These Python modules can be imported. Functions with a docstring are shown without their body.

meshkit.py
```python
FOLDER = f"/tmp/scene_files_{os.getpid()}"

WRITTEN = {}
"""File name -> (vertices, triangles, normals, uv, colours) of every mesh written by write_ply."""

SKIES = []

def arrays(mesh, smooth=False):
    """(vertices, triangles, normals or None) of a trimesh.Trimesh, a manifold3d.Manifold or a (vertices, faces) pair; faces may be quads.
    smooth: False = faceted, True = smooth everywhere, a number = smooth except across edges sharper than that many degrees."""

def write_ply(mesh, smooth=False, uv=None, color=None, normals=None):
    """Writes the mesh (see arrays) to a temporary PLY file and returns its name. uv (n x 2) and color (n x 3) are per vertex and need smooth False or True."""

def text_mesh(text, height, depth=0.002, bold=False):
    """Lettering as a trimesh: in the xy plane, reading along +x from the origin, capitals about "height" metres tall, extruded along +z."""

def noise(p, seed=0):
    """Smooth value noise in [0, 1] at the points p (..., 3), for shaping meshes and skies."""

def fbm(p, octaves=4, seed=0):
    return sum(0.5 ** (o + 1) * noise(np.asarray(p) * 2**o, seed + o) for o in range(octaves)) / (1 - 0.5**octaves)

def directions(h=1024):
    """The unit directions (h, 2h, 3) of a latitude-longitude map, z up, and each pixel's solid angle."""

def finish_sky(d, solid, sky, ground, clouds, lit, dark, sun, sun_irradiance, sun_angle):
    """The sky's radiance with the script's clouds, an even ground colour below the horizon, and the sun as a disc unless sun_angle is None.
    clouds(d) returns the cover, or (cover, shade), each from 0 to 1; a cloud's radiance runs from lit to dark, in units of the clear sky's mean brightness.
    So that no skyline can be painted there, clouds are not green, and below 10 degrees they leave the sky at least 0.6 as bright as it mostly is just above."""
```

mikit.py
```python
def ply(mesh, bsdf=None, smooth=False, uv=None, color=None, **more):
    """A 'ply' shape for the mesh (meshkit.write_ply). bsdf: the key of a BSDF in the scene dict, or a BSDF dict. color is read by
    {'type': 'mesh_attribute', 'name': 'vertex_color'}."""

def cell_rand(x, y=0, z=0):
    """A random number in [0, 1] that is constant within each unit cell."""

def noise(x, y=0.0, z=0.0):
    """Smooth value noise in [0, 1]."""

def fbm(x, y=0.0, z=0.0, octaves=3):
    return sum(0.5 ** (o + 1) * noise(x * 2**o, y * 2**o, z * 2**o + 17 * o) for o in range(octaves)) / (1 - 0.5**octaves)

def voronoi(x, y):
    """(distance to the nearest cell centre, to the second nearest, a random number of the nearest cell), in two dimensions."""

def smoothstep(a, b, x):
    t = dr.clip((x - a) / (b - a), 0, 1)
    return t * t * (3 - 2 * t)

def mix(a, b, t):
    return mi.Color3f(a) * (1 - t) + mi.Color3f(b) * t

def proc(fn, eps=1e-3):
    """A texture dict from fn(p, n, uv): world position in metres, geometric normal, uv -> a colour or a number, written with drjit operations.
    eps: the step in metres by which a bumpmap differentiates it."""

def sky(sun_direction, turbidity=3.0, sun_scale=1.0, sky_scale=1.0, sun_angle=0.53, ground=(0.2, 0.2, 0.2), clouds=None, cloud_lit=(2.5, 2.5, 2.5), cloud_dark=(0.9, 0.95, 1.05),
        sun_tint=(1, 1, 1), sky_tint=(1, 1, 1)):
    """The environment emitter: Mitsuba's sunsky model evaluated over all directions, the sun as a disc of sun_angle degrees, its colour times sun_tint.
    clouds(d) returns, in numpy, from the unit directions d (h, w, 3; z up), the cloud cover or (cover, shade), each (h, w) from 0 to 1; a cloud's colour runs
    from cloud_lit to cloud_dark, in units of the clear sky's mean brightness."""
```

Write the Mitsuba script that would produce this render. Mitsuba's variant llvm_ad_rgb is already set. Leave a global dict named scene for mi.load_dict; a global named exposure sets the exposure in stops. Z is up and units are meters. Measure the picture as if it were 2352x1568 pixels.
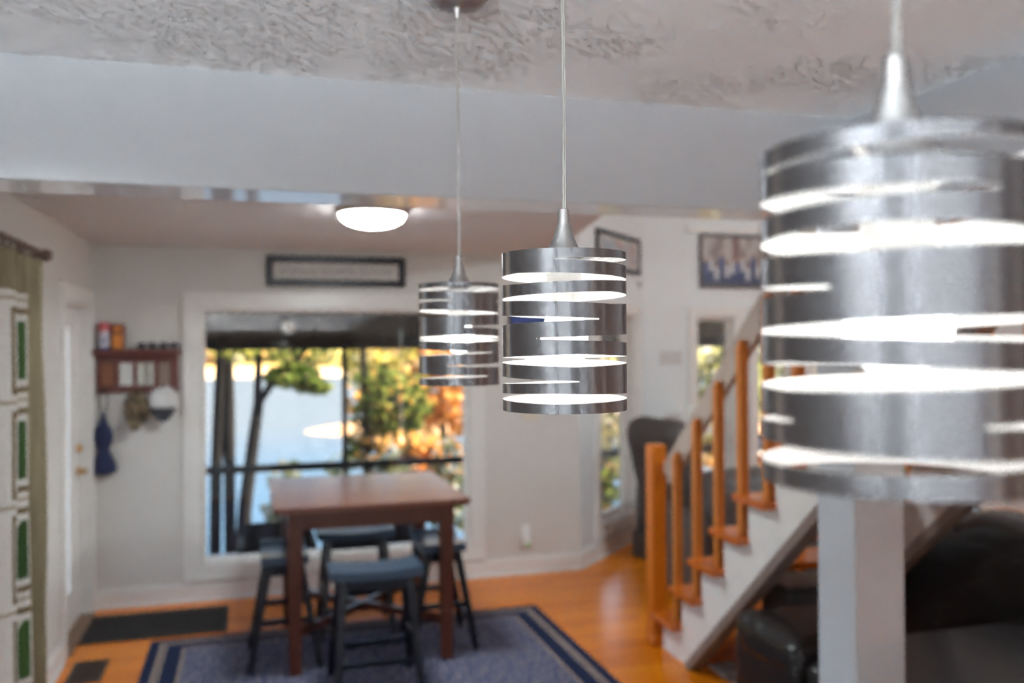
import math, random
import numpy as np, trimesh, mitsuba as mi, drjit as dr
import mikit, meshkit
from mikit import proc, noise, fbm, voronoi, cell_rand, smoothstep, mix
from shapely.geometry import Polygon, box as sbox
from shapely.ops import unary_union
from trimesh.creation import extrude_polygon, triangulate_polygon, revolve, icosphere, uv_sphere

random.seed(7)
RNG = np.random.default_rng(7)
TF = mi.ScalarTransform4f
scene, labels = {}, {}

# ------------------------------------------------------------------ camera, sky, lamps, exposure
exposure = 1.4
EYE = np.array([0.0, 0.0, 1.757])
YAW = math.radians(16.5)
FWD = np.array([math.sin(YAW), math.cos(YAW), 0.0])
RIGHT = np.array([math.cos(YAW), -math.sin(YAW), 0.0])
scene['camera'] = {
    'type': 'thinlens', 'fov': math.degrees(2 * math.atan(1176 / 2020)), 'fov_axis': 'x',
    'aperture_radius': 0.0048, 'focus_distance': 1.06, 'near_clip': 0.02, 'far_clip': 2000.0,
    'to_world': TF().look_at(origin=EYE.tolist(), target=(EYE + FWD + np.array([0, 0, 6 / 2020])).tolist(),
                             up=(np.array([0, 0, 1.0]) + 0.006 * RIGHT).tolist())}
SKY_SCALE, SUN_SCALE = 6.8, 9.8
scene['sky'] = mikit.sky((0.80, -0.12, 0.52), turbidity=3.0, sun_scale=SUN_SCALE, sky_scale=SKY_SCALE, sun_angle=1.0, ground=(0.25, 0.24, 0.2),
                         clouds=lambda d: 0.55 * np.clip((meshkit.fbm(d * 3.0, 4, 3) - 0.42) * 4, 0, 1), cloud_lit=(2.2, 2.2, 2.2), cloud_dark=(1.2, 1.25, 1.35), sky_tint=(1.0, 1.0, 1.02))
BULB_L = (3.5, 3.42, 3.3)            # pendant bulbs
FLUSH_L = (47.0, 52.0, 54.0)          # lit bowl over the dining table
KITCHEN_L = (184.0, 201.0, 214.0)    # light strips on the kitchen cabinets
LIVING_L = (31.0, 35.6, 38.5)        # living room chandelier

# ------------------------------------------------------------------ helpers
used = {}
def key_for(name, parent=None):
    base = f'{parent}__{name}' if parent else name
    n = used.get(base, 0)
    used[base] = n + 1
    return base if n == 0 else f'{base}_{n:03d}'

def obj(name, mesh, mat, parent=None, smooth=False, label=None, cat=None, group=None, kind=None, **kw):
    k = key_for(name, parent)
    scene[k] = mikit.ply(mesh, mat, smooth=smooth, **kw)
    tag(k, label, cat, group, kind)
    return k

def tag(k, label=None, cat=None, group=None, kind=None):
    d = {a: b for a, b in (('label', label), ('category', cat), ('group', group), ('kind', kind)) if b}
    if d:
        labels.setdefault(k, {}).update(d)

def thing(name, label, cat=None, group=None, kind=None):
    k = key_for(name)
    tag(k, label, cat, group, kind)
    return k

def cat_(*ms):
    ms = [m for m in ms if m is not None]
    return trimesh.util.concatenate([trimesh.Trimesh(np.array(m.vertices), np.array(m.faces), process=False) for m in ms])

def box(x0, x1, y0, y1, z0, z1):
    m = trimesh.creation.box(extents=(abs(x1 - x0), abs(y1 - y0), abs(z1 - z0)))
    m.apply_translation(((x0 + x1) / 2, (y0 + y1) / 2, (z0 + z1) / 2))
    return m

def cbox(x0, x1, y0, y1, z0, z1, c=0.004):
    """A box with chamfered edges."""
    pts = []
    lo, hi = np.array([x0, y0, z0]), np.array([x1, y1, z1])
    for s in np.ndindex(2, 2, 2):
        p = np.where(np.array(s) == 0, lo, hi).astype(float)
        d = np.where(np.array(s) == 0, c, -c)
        for a in range(3):
            q = p + d
            q[a] = p[a]
            pts.append(q)
    return trimesh.convex.convex_hull(np.array(pts))

def soft(x0, x1, y0, y1, z0, z1, r, amp=0.0, sub=4, seed=0, freq=9.0, crown=0.0):
    """A padded block: rounded edges, slightly uneven, with a crowned top."""
    m = trimesh.creation.box(extents=(2, 2, 2))
    for _ in range(sub):
        m = m.subdivide()
    h = np.array([x1 - x0, y1 - y0, z1 - z0]) / 2
    c = np.array([x0 + x1, y0 + y1, z0 + z1]) / 2
    r = min(r, *(h * 0.98))
    u = np.array(m.vertices)
    # more vertices near the edges
    u = np.sign(u) * (1 - (1 - np.abs(u)) ** 1.5)
    p = u * h
    q = np.clip(p, -(h - r), h - r)
    d = p - q
    n = np.linalg.norm(d, axis=1, keepdims=True)
    inside = n[:, 0] < 1e-9
    v = q + np.where(n > 1e-9, d / np.maximum(n, 1e-9) * np.minimum(n, r), 0)
    v = np.where(inside[:, None], p, v)
    if crown:
        top = np.clip(u[:, 2], 0, 1)
        v[:, 2] += crown * top * (1 - u[:, 0] ** 2) * (1 - u[:, 1] ** 2)
    if amp:
        k = meshkit.fbm((v + c) * freq + seed * 13.7, 3, seed) - 0.5
        nn = v / np.maximum(np.linalg.norm(v, axis=1, keepdims=True), 1e-9)
        v = v + nn * (k * amp * 2)[:, None]
    return trimesh.Trimesh(v + c, np.array(m.faces), process=False)

def lathe(profile, cx=0.0, cy=0.0, cz=0.0, n=48):
    m = revolve(np.array(profile, float), sections=n)
    m.apply_translation((cx, cy, cz))
    return m

def tube(path, radius, sides=10, closed_ends=True):
    p = np.asarray(path, float)
    r = np.broadcast_to(np.asarray(radius, float), (len(p),))
    t = np.gradient(p, axis=0)
    t /= np.linalg.norm(t, axis=1, keepdims=True) + 1e-12
    a = np.cross(t, np.where(np.abs(t[:, 2:]) < 0.9, [0, 0, 1.0], [1.0, 0, 0]))
    a /= np.linalg.norm(a, axis=1, keepdims=True) + 1e-12
    b = np.cross(t, a)
    ang = np.arange(sides) * 2 * np.pi / sides
    v = p[:, None] + r[:, None, None] * (np.cos(ang)[None, :, None] * a[:, None] + np.sin(ang)[None, :, None] * b[:, None])
    i, j = np.meshgrid(np.arange(len(p) - 1), np.arange(sides), indexing='ij')
    q = np.stack([i * sides + j, i * sides + (j + 1) % sides, (i + 1) * sides + (j + 1) % sides, (i + 1) * sides + j], -1).reshape(-1, 4)
    f = np.vstack([q[:, [0, 1, 2]], q[:, [0, 2, 3]]])
    v = v.reshape(-1, 3)
    if closed_ends:
        v = np.vstack([v, p[:1], p[-1:]])
        k = len(v)
        s = np.arange(sides)
        f = np.vstack([f, np.stack([(s + 1) % sides, s, s * 0 + k - 2], 1),
                       np.stack([(len(p) - 1) * sides + s, (len(p) - 1) * sides + (s + 1) % sides, s * 0 + k - 1], 1)])
    m = trimesh.Trimesh(v, f, process=False)
    m.fix_normals() if len(f) < 4000 else None
    return m

def bar(p0, p1, w, d, up=(0, 0, 1), c=0.003):
    """A straight square bar from p0 to p1, w wide sideways and d along `up`."""
    p0, p1 = np.array(p0, float), np.array(p1, float)
    L = np.linalg.norm(p1 - p0)
    z = (p1 - p0) / L
    x = np.cross(np.array(up, float), z)
    if np.linalg.norm(x) < 1e-6:
        x = np.array([1.0, 0, 0])
    x /= np.linalg.norm(x)
    y = np.cross(z, x)
    m = cbox(-w / 2, w / 2, -d / 2, d / 2, 0, L, c)
    M = np.eye(4)
    M[:3, 0], M[:3, 1], M[:3, 2], M[:3, 3] = x, y, z, p0
    m.apply_transform(M)
    return m

def frame_mat(p0, u, n):
    """Local (u along, z up, w outward) -> world, for polygons in (u, z) extruded along w."""
    M = np.eye(4)
    M[:3, 0], M[:3, 1], M[:3, 2], M[:3, 3] = [u[0], u[1], 0], [0, 0, 1], [n[0], n[1], 0], [p0[0], p0[1], 0]
    return M

def fix(m):
    m = trimesh.Trimesh(m.vertices, m.faces, process=True)
    if m.is_watertight and m.volume < 0:
        m.invert()
    return m

class Wall:
    def __init__(s, p0, p1, out):
        s.p0 = np.array(p0, float)
        d = np.array(p1, float) - s.p0
        s.L = np.linalg.norm(d)
        s.u = d / s.L
        s.n = np.array(out, float)
        s.M = frame_mat(s.p0, s.u, s.n)
    def solid(s, poly, w0, w1):
        polys = getattr(poly, 'geoms', [poly])
        ms = []
        for g in polys:
            m = extrude_polygon(g, w1 - w0, engine='earcut')
            m.apply_translation((0, 0, w0))
            m.apply_transform(s.M)
            if np.linalg.det(s.M[:3, :3]) < 0:
                m.invert()
            ms.append(fix(m))
        return cat_(*ms) if len(ms) > 1 else ms[0]
    def place(s, m):
        """mesh given in (u, w outward, z) coordinates"""
        m = m.copy()
        R = np.eye(4)
        R[:3, 0], R[:3, 1], R[:3, 2], R[:3, 3] = [s.u[0], s.u[1], 0], [s.n[0], s.n[1], 0], [0, 0, 1], [s.p0[0], s.p0[1], 0]
        m.apply_transform(R)
        if np.linalg.det(R[:3, :3]) < 0:
            m.invert()
        return m

def ring_poly(u0, u1, z0, z1, t, tb=None):
    return sbox(u0, z0, u1, z1).difference(sbox(u0 + t, z0 + (t if tb is None else tb), u1 - t, z1 - t))

# ------------------------------------------------------------------ materials
def rgb(*c):
    return {'type': 'rgb', 'value': list(map(float, c))}

def lin(r, g, b):
    f = lambda v: (v / 255 / 12.92) if v <= 10 else (((v / 255) + 0.055) / 1.055) ** 2.4
    return (f(r), f(g), f(b))

def pbr(name, color, rough=0.5, metallic=0.0, spec=0.5, bump=None, bump_scale=0.001, eps=1e-3, **kw):
    b = {'type': 'principled', 'base_color': color if isinstance(color, dict) else rgb(*color), 'roughness': rough, 'metallic': metallic, 'specular': spec, **kw}
    if bump is not None:
        b = {'type': 'bumpmap', 'tex': proc(bump, eps), 'scale': bump_scale, 'bsdf': b}
    scene[name] = {'type': 'twosided', 'bsdf': b}
    return name

def diffuse(name, color):
    scene[name] = {'type': 'twosided', 'bsdf': {'type': 'diffuse', 'reflectance': color if isinstance(color, dict) else rgb(*color)}}
    return name

def knockdown(p, n, uv):
    w = 2.0 * fbm(p.x * 3, p.y * 3, 1, 2)
    u, v = p.x * 0.80 + p.y * 0.6 + 0.03 * w, p.y * 0.80 - p.x * 0.6 + 0.05 * w
    a = fbm(u * 38, v * 120, 0, 2)
    patch = smoothstep(0.38, 0.62, fbm(p.x * 2.6 + 3, p.y * 3.2, 4, 3))
    return smoothstep(0.50, 0.66, a) * (0.25 + patch)

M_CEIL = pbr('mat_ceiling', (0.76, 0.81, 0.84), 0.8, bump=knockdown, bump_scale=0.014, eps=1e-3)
M_BEAM = pbr('mat_beam_paint', (0.545, 0.575, 0.61), 0.10, spec=0.55)
M_WALL = pbr('mat_wall_paint', (0.575, 0.55, 0.515), 0.55, spec=0.3)
M_WALLW = pbr('mat_living_wall', (0.67, 0.69, 0.69), 0.55, spec=0.3)
M_TRIM = pbr('mat_white_trim', (0.70, 0.68, 0.65), 0.35)
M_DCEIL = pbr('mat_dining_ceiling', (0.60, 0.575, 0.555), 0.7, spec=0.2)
M_GLASS = 'mat_pane'
scene[M_GLASS] = {'type': 'thindielectric', 'int_ior': 1.5}
M_NICKEL = 'mat_brushed_nickel'
scene[M_NICKEL] = {'type': 'twosided', 'bsdf': {'type': 'roughconductor', 'material': 'none', 'specular_reflectance': rgb(0.52, 0.51, 0.50), 'alpha': 0.30}}
M_ALU = 'mat_brushed_aluminium'
scene[M_ALU] = {'type': 'twosided', 'bsdf': {'type': 'roughconductor', 'eta': rgb(3.0, 3.0, 3.0), 'k': rgb(0.50, 0.50, 0.60), 'specular_reflectance': rgb(0.76, 0.76, 0.79), 'alpha_u': 0.038, 'alpha_v': 0.34, 'distribution': 'beckmann'}}
M_LINING = pbr('mat_white_lining', (0.82, 0.82, 0.81), 0.6, spec=0.2)
M_WHITEP = pbr('mat_white_plastic', (0.75, 0.75, 0.73), 0.35)

def wood_fn(c0, c1, axis, freq=1.0):
    def f(p, n, uv):
        q = (p.x, p.y, p.z)
        along = q[axis]
        a, b = [q[i] for i in range(3) if i != axis]
        g = fbm(along * 3.0 * freq, a * 46 * freq, b * 46 * freq, 3)
        h = fbm(along * 1.1 * freq + 5, a * 9 * freq, b * 9 * freq, 2)
        return mix(c0, c1, dr.clip(0.55 * g + 0.45 * h, 0, 1))
    return f
FLOORS = []
for i, (c0, c1) in enumerate([((0.68, 0.225, 0.006), (0.85, 0.33, 0.016)), ((0.72, 0.245, 0.008), (0.87, 0.36, 0.020)), ((0.64, 0.20, 0.005), (0.81, 0.30, 0.013)), ((0.74, 0.27, 0.010), (0.89, 0.385, 0.026))]):
    scene[f'mat_floor_oak_{i}'] = {'type': 'twosided', 'bsdf': {'type': 'roughplastic', 'distribution': 'beckmann', 'alpha': 0.055, 'int_ior': 1.29, 'nonlinear': True, 'diffuse_reflectance': proc(wood_fn(c0, c1, 0))}}
    FLOORS.append(f'mat_floor_oak_{i}')
def plastic(name, tex, alpha, ior):
    scene[name] = {'type': 'twosided', 'bsdf': {'type': 'roughplastic', 'distribution': 'beckmann', 'alpha': alpha, 'int_ior': ior, 'nonlinear': True, 'diffuse_reflectance': tex}}
    return name
M_STAIRW = plastic('mat_stair_oak', proc(wood_fn((0.58, 0.17, 0.012), (0.74, 0.26, 0.026), 0)), 0.06, 1.5)
M_STAIRV = plastic('mat_rail_oak', proc(wood_fn((0.64, 0.20, 0.013), (0.80, 0.30, 0.028), 2)), 0.16, 1.33)
M_BALU = plastic('mat_baluster_oak', proc(wood_fn((0.60, 0.225, 0.030), (0.74, 0.32, 0.06), 2)), 0.2, 1.4)
M_RAIL = pbr('mat_rail_brown', (0.37, 0.295, 0.25), 0.4)
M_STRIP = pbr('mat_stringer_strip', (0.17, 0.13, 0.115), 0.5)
M_TABLE = pbr('mat_mahogany', proc(wood_fn((0.085, 0.028, 0.018), (0.135, 0.048, 0.030), 0)), 0.22, spec=0.2)
M_TABLEV = pbr('mat_mahogany_leg', (0.075, 0.024, 0.014), 0.3, spec=0.2)
M_BLACKW = pbr('mat_black_stool', (0.004, 0.005, 0.008), 0.28, spec=0.16)
M_BLACKM = pbr('mat_black_metal', (0.015, 0.015, 0.017), 0.4)
M_SEAT = pbr('mat_blue_black_seat', (0.034, 0.058, 0.092), 0.3, spec=0.3)
M_MAT = pbr('mat_black_rubber', (0.012, 0.011, 0.011), 0.75)
def leather_bump(p, n, uv):
    return fbm(p.x * 26, p.y * 26, p.z * 26, 3)
M_LEATHER = pbr('mat_black_leather', (0.005, 0.0045, 0.0045), 0.36, spec=0.3, bump=leather_bump, bump_scale=0.006, eps=4e-3)
M_BROWNL = pbr('mat_brown_leather', (0.060, 0.050, 0.046), 0.5, spec=0.35, bump=leather_bump, bump_scale=0.003, eps=4e-3)
M_BRONZE = pbr('mat_bronze', (0.055, 0.032, 0.022), 0.4, metallic=0.6)
M_BRASS = pbr('mat_brass', (0.60, 0.36, 0.12), 0.3, metallic=0.9)
M_MAHOG = pbr('mat_red_mahogany', (0.10, 0.022, 0.016), 0.4)

def emitter(rad, refl=(0.8, 0.8, 0.8)):
    return {'emitter': {'type': 'area', 'radiance': rgb(*rad)}, 'bsdf': {'type': 'diffuse', 'reflectance': rgb(*refl)}}

# ------------------------------------------------------------------ the shell
CE, HB = 2.44, 2.147          # ceilings of kitchen and dining corner; underside of the beam
XL, YW, Y3, YB, XR = -1.02, 6.43, 7.45, -2.6, 7.6
XC = 1.77                     # inner face of right header; column
YBM = 2.29                    # front face of beam

# floor: planks of their own where they can be told apart
fl = thing('floor', 'glossy honey oak plank floor', kind='structure')
base = cat_(box(XL - 0.2, XR, YBM, 3.0, -0.10, 0.0), box(XC, XR, YB - .2, YBM, -.10, 0.0), box(XL - 0.2, XR, 3.0, Y3 + 0.2, -0.10, -0.012))
obj('base', base, FLOORS[1], fl)
obj('kitchen_base', box(XL - .2, XC, YB - .2, YBM, -.10, 0.0), pbr('mat_kitchen_tile', (0.66, 0.66, 0.65), 0.4), fl, label='pale grey kitchen floor')
PW = 0.083
protos = {}
row = 0
y = 3.0
while y < Y3 - 0.01:
    x = XL - random.uniform(0, 1.1)
    while x < 4.7:
        L = random.uniform(1.35, 2.1)
        a, b = max(x, XL), min(x + L, 4.8)
        if b - a > 0.05:
            obj('plank', cbox(a + 0.0008, b - 0.0008, y + 0.0008, y + PW - 0.0008, -0.012, 0.0, 0.0012), FLOORS[random.randrange(4)], fl)
        x += L
    y += PW
obj('base', box(4.8, XR, 3.0, Y3, -0.012, 0.0), FLOORS[0], fl)

# ceilings
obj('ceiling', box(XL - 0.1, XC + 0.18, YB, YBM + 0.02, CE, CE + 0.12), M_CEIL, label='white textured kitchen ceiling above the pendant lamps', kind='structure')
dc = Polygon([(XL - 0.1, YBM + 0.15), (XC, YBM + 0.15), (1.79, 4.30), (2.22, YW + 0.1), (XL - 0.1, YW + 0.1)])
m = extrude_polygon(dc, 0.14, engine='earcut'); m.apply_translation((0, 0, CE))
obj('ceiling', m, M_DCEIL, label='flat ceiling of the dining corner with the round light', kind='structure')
# wall over the edge of the dining ceiling, facing the living room
wl = Polygon([(XC, YBM), (1.79, 4.30), (2.22, YW + 0.14), (2.12, YW + 0.14), (1.69, 4.30), (XC - 0.1, YBM)])
m = extrude_polygon(wl, 2.0, engine='earcut'); m.apply_translation((0, 0, CE + 0.001))
obj('wall_upper', m, M_WALLW, label='upper wall over the edge of the dining ceiling', kind='structure')
# living room ceiling: sloped, then flat
v = Polygon([(Y3 + 0.15, 2.90), (4.2, 4.1), (YB, 4.1), (YB, 4.25), (4.2, 4.25), (Y3 + 0.15, 3.05)])
m = extrude_polygon(v, XR - 1.7, engine='earcut')
Mx = np.eye(4); Mx[:3, 0], Mx[:3, 1], Mx[:3, 2], Mx[:3, 3] = [0, 1, 0], [0, 0, 1], [1, 0, 0], [1.7, 0, 0]
m.apply_transform(Mx)
obj('ceiling', m, M_WALLW, label='sloping white ceiling of the living room', kind='structure')

# beam, header and column
obj('wall_beam', cbox(XL, XC + 0.18, YBM, YBM + 0.19, HB, CE + 0.02, 0.003), M_BEAM, label='broad pale grey beam across the room', kind='structure')
obj('wall_header', cat_(cbox(XC, XC + 0.18, YB, YBM - 0.001, HB, CE + 0.02, 0.003), box(XC, XC + 0.18, YB, YBM + 0.19, CE + 0.021, 4.1)), M_BEAM, label='grey header running from the column towards the viewer', kind='structure')
obj('wall_column', cbox(XC, XC + 0.185, YBM, YBM + 0.185, 0.0, HB - 0.001, 0.004), M_BEAM, label='square white column under the corner of the beam', kind='structure')

# walls
WW = Wall((XL, YW), (2.45, YW), (0, 1))          # window wall
WA = Wall((2.45, YW), (2.45 + 1.02, YW + 1.02), (-math.sqrt(.5), math.sqrt(.5)))   # angled wall
W3 = Wall((3.47, Y3), (XR, Y3), (0, 1))          # living room wall
WLft = Wall((XL, YB), (XL, YW), (-1, 0))         # left wall
WBk = Wall((XL, YB), (XR, YB), (0, -1))          # kitchen back wall
WR = Wall((XR, YB), (XR, Y3), (1, 0))
TH = 0.15
# openings (u0, u1, z0, z1)
win1 = (-0.335 - XL, 1.565 - XL, 0.255, 2.015)
winA = (0.40, 1.22, 0.255, 2.015)
win3 = [(4.02 - 3.47, 4.42 - 3.47, 0.255, 2.015), (4.67 - 3.47, 5.07 - 3.47, 0.255, 2.015), (5.32 - 3.47, 5.72 - 3.47, 0.255, 2.015), (6.1 - 3.47, 7.2 - 3.47, 0.255, 2.015)]
door1 = (5.46 - YB, 6.335 - YB, 0.0, 2.03)
winL = (2.50 - YB, 4.30 - YB, 0.05, 2.03)
winL2 = (1.30, 1.56, 1.25, 1.95)
winK = (3.5, 4.0, 0.05, 2.1)                      # patio doors behind the viewer
winK2 = (6.6, 7.4, 0.3, 2.2)

def holed(L, z1, holes, poly=None):
    g = poly or sbox(0, 0, L, z1)
    for h in holes:
        g = g.difference(sbox(h[0], h[2] if h[2] > 0 else -1, h[1], h[3]))
    return g
obj('wall_front', WW.solid(holed(0, 0, [win1], Polygon([(-TH, 0), (WW.L, 0), (WW.L, 3.3), (3.14, 3.3), (3.14, CE + 0.12), (-TH, CE + 0.12)])), 0, TH), M_WALL, label='greige wall around the big dining window', kind='structure')
obj('wall_angled', WA.solid(holed(WA.L, 3.4, [winA]), 0, TH), M_WALLW, label='white angled wall with a narrow window', kind='structure')
obj('wall_living', W3.solid(holed(0, 0, win3, sbox(-0.06, 0, W3.L + TH, 3.05)), 0, TH), M_WALLW, label='white living room wall with narrow windows', kind='structure')
obj('wall_left', WLft.solid(holed(WLft.L, CE + 0.12, [door1, winL, winL2]), 0, TH), M_WALL, label='greige wall with the glazed door', kind='structure')
obj('wall_back', WBk.solid(holed(WBk.L, 4.2, [winK, winK2]), 0, TH), M_WALL, label='kitchen wall behind the viewer', kind='structure')
obj('wall_right', WR.solid(holed(WR.L, 4.2, []), 0, TH), M_WALLW, label='living room side wall', kind='structure')

def window(n, W, o, casing=0.11, sash=0.035, depth=0.07, mull=0, label=None, casing_on=True):
    u0, u1, z0, z1 = o
    k = thing(f'window_{n}', label, kind='structure')
    if casing_on:
        c = ring_poly(u0 - casing, u1 + casing, z0 - casing, z1 + casing, casing - 0.006)
        c2 = ring_poly(u0 - casing, u1 + casing, z0 - casing, z1 + casing, 0.03)
        obj('casing', cat_(W.solid(c, -0.018, 0), W.solid(c2, -0.026, -0.018)), M_TRIM, k)
    obj('jamb', W.solid(ring_poly(u0, u1, z0, z1, 0.014), 0, TH), M_TRIM, k)
    s = ring_poly(u0 + 0.014, u1 - 0.014, z0 + 0.014, z1 - 0.014, sash)
    sa = obj('sash', W.solid(s, depth, depth + 0.04), M_TRIM, k)
    if mull:
        L = (u1 - u0) / (mull + 1)
        for i in range(mull):
            obj('mullion', W.solid(sbox(u0 + L * (i + 1) - 0.025, z0 + 0.05, u0 + L * (i + 1) + 0.025, z1 - 0.05), depth, depth + 0.04), M_TRIM, k)
    a, b = u0 + 0.014 + sash, u1 - 0.014 - sash
    c0, c1 = z0 + 0.014 + sash, z1 - 0.014 - sash
    P = [(W.p0 + W.u * uu + W.n * (depth + 0.02)).tolist() + [zz] for uu, zz in ((a, c0), (b, c0), (b, c1), (a, c1))]
    obj('pane', trimesh.Trimesh(P, [[0, 1, 2], [0, 2, 3]], process=False), M_GLASS, sa)
    return k
window(1, WW, win1, 0.115, 0.012, 0.05, label='big white cased picture window beside the pub table')
window(2, WA, winA, 0.095, 0.045, 0.08, label='narrow white cased window in the angled wall')
window(3, W3, win3[0], 0.09, 0.03, 0.07, label='narrow white cased window behind the stair rail')
window(4, W3, win3[1], 0.09, 0.03, 0.07, label='narrow white cased window farther along the living room wall')
window(5, W3, win3[2], 0.09, 0.03, 0.07, label='narrow white cased window at the far end of the row')
window(6, W3, win3[3], 0.09, 0.03, 0.07, label='wide living room window')
window(7, WLft, winL, 0.09, 0.06, 0.08, 1, label='patio window behind the curtain')
window(10, WLft, winL2, 0.09, 0.06, 0.08, 0, label='narrow kitchen window left of the viewer')
window(8, WBk, winK, 0.09, 0.06, 0.08, 0, label='kitchen patio door behind the viewer')
window(9, WBk, winK2, 0.09, 0.06, 0.08, 0, label='living room back window')

# glazed door in the left wall
dk = thing('door_1', 'white full-lite door beside the hat shelf', kind='structure')
u0, u1, z0, z1 = door1
cs = sbox(u0 - 0.09, 0, u1 + 0.09, z1 + 0.09).difference(sbox(u0 + 0.004, -1, u1 - 0.004, z1 - 0.004))
obj('casing', cat_(WLft.solid(cs, -0.02, 0)), M_TRIM, dk)
obj('jamb', WLft.solid(sbox(u0, 0.0, u1, z1).difference(sbox(u0 + 0.02, -1, u1 - 0.02, z1 - 0.02)), 0, TH), M_TRIM, dk)
leaf = sbox(u0 + .022, .012, u1 - .022, z1 - .022).difference(sbox(u0 + .15, .25, u1 - .33, z1 - .15))
lf = obj('leaf', WLft.solid(leaf, 0.062, 0.105), M_TRIM, dk)
a, b = u0 + 0.15, u1 - 0.33
P = [(WLft.p0 + WLft.u * uu + WLft.n * 0.084).tolist() + [zz] for uu, zz in ((a, 0.25), (b, 0.25), (b, z1 - 0.15), (a, z1 - 0.15))]
obj('pane', trimesh.Trimesh(P, [[0, 1, 2], [0, 2, 3]], process=False), M_GLASS, lf)
obj('threshold', WLft.solid(sbox(u0 + 0.02, 0.0, u1 - 0.02, 0.012), -0.03, TH), pbr('mat_threshold', (0.16, 0.09, 0.05), 0.5), dk)
hu = u1 - 0.085
rose = lambda z, r, w: WLft.place(trimesh.creation.cylinder(r, w, transform=trimesh.transformations.rotation_matrix(math.pi / 2, (1, 0, 0)), sections=24).apply_translation((hu, 0.062 - w / 2, z)))
bolt = cat_(rose(1.10, 0.03, 0.012), rose(1.10, 0.02, 0.028))
obj('deadbolt', bolt, M_BRASS, lf, smooth=30, label='brass deadbolt')
lever = cat_(rose(0.955, 0.03, 0.012), rose(0.955, 0.012, 0.05), WLft.place(cbox(hu - 0.115, hu + 0.012, 0.004, 0.020, 0.944, 0.966, 0.005)))
obj('handle', lever, M_BRASS, lf, smooth=30, label='brass lever handle')

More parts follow.
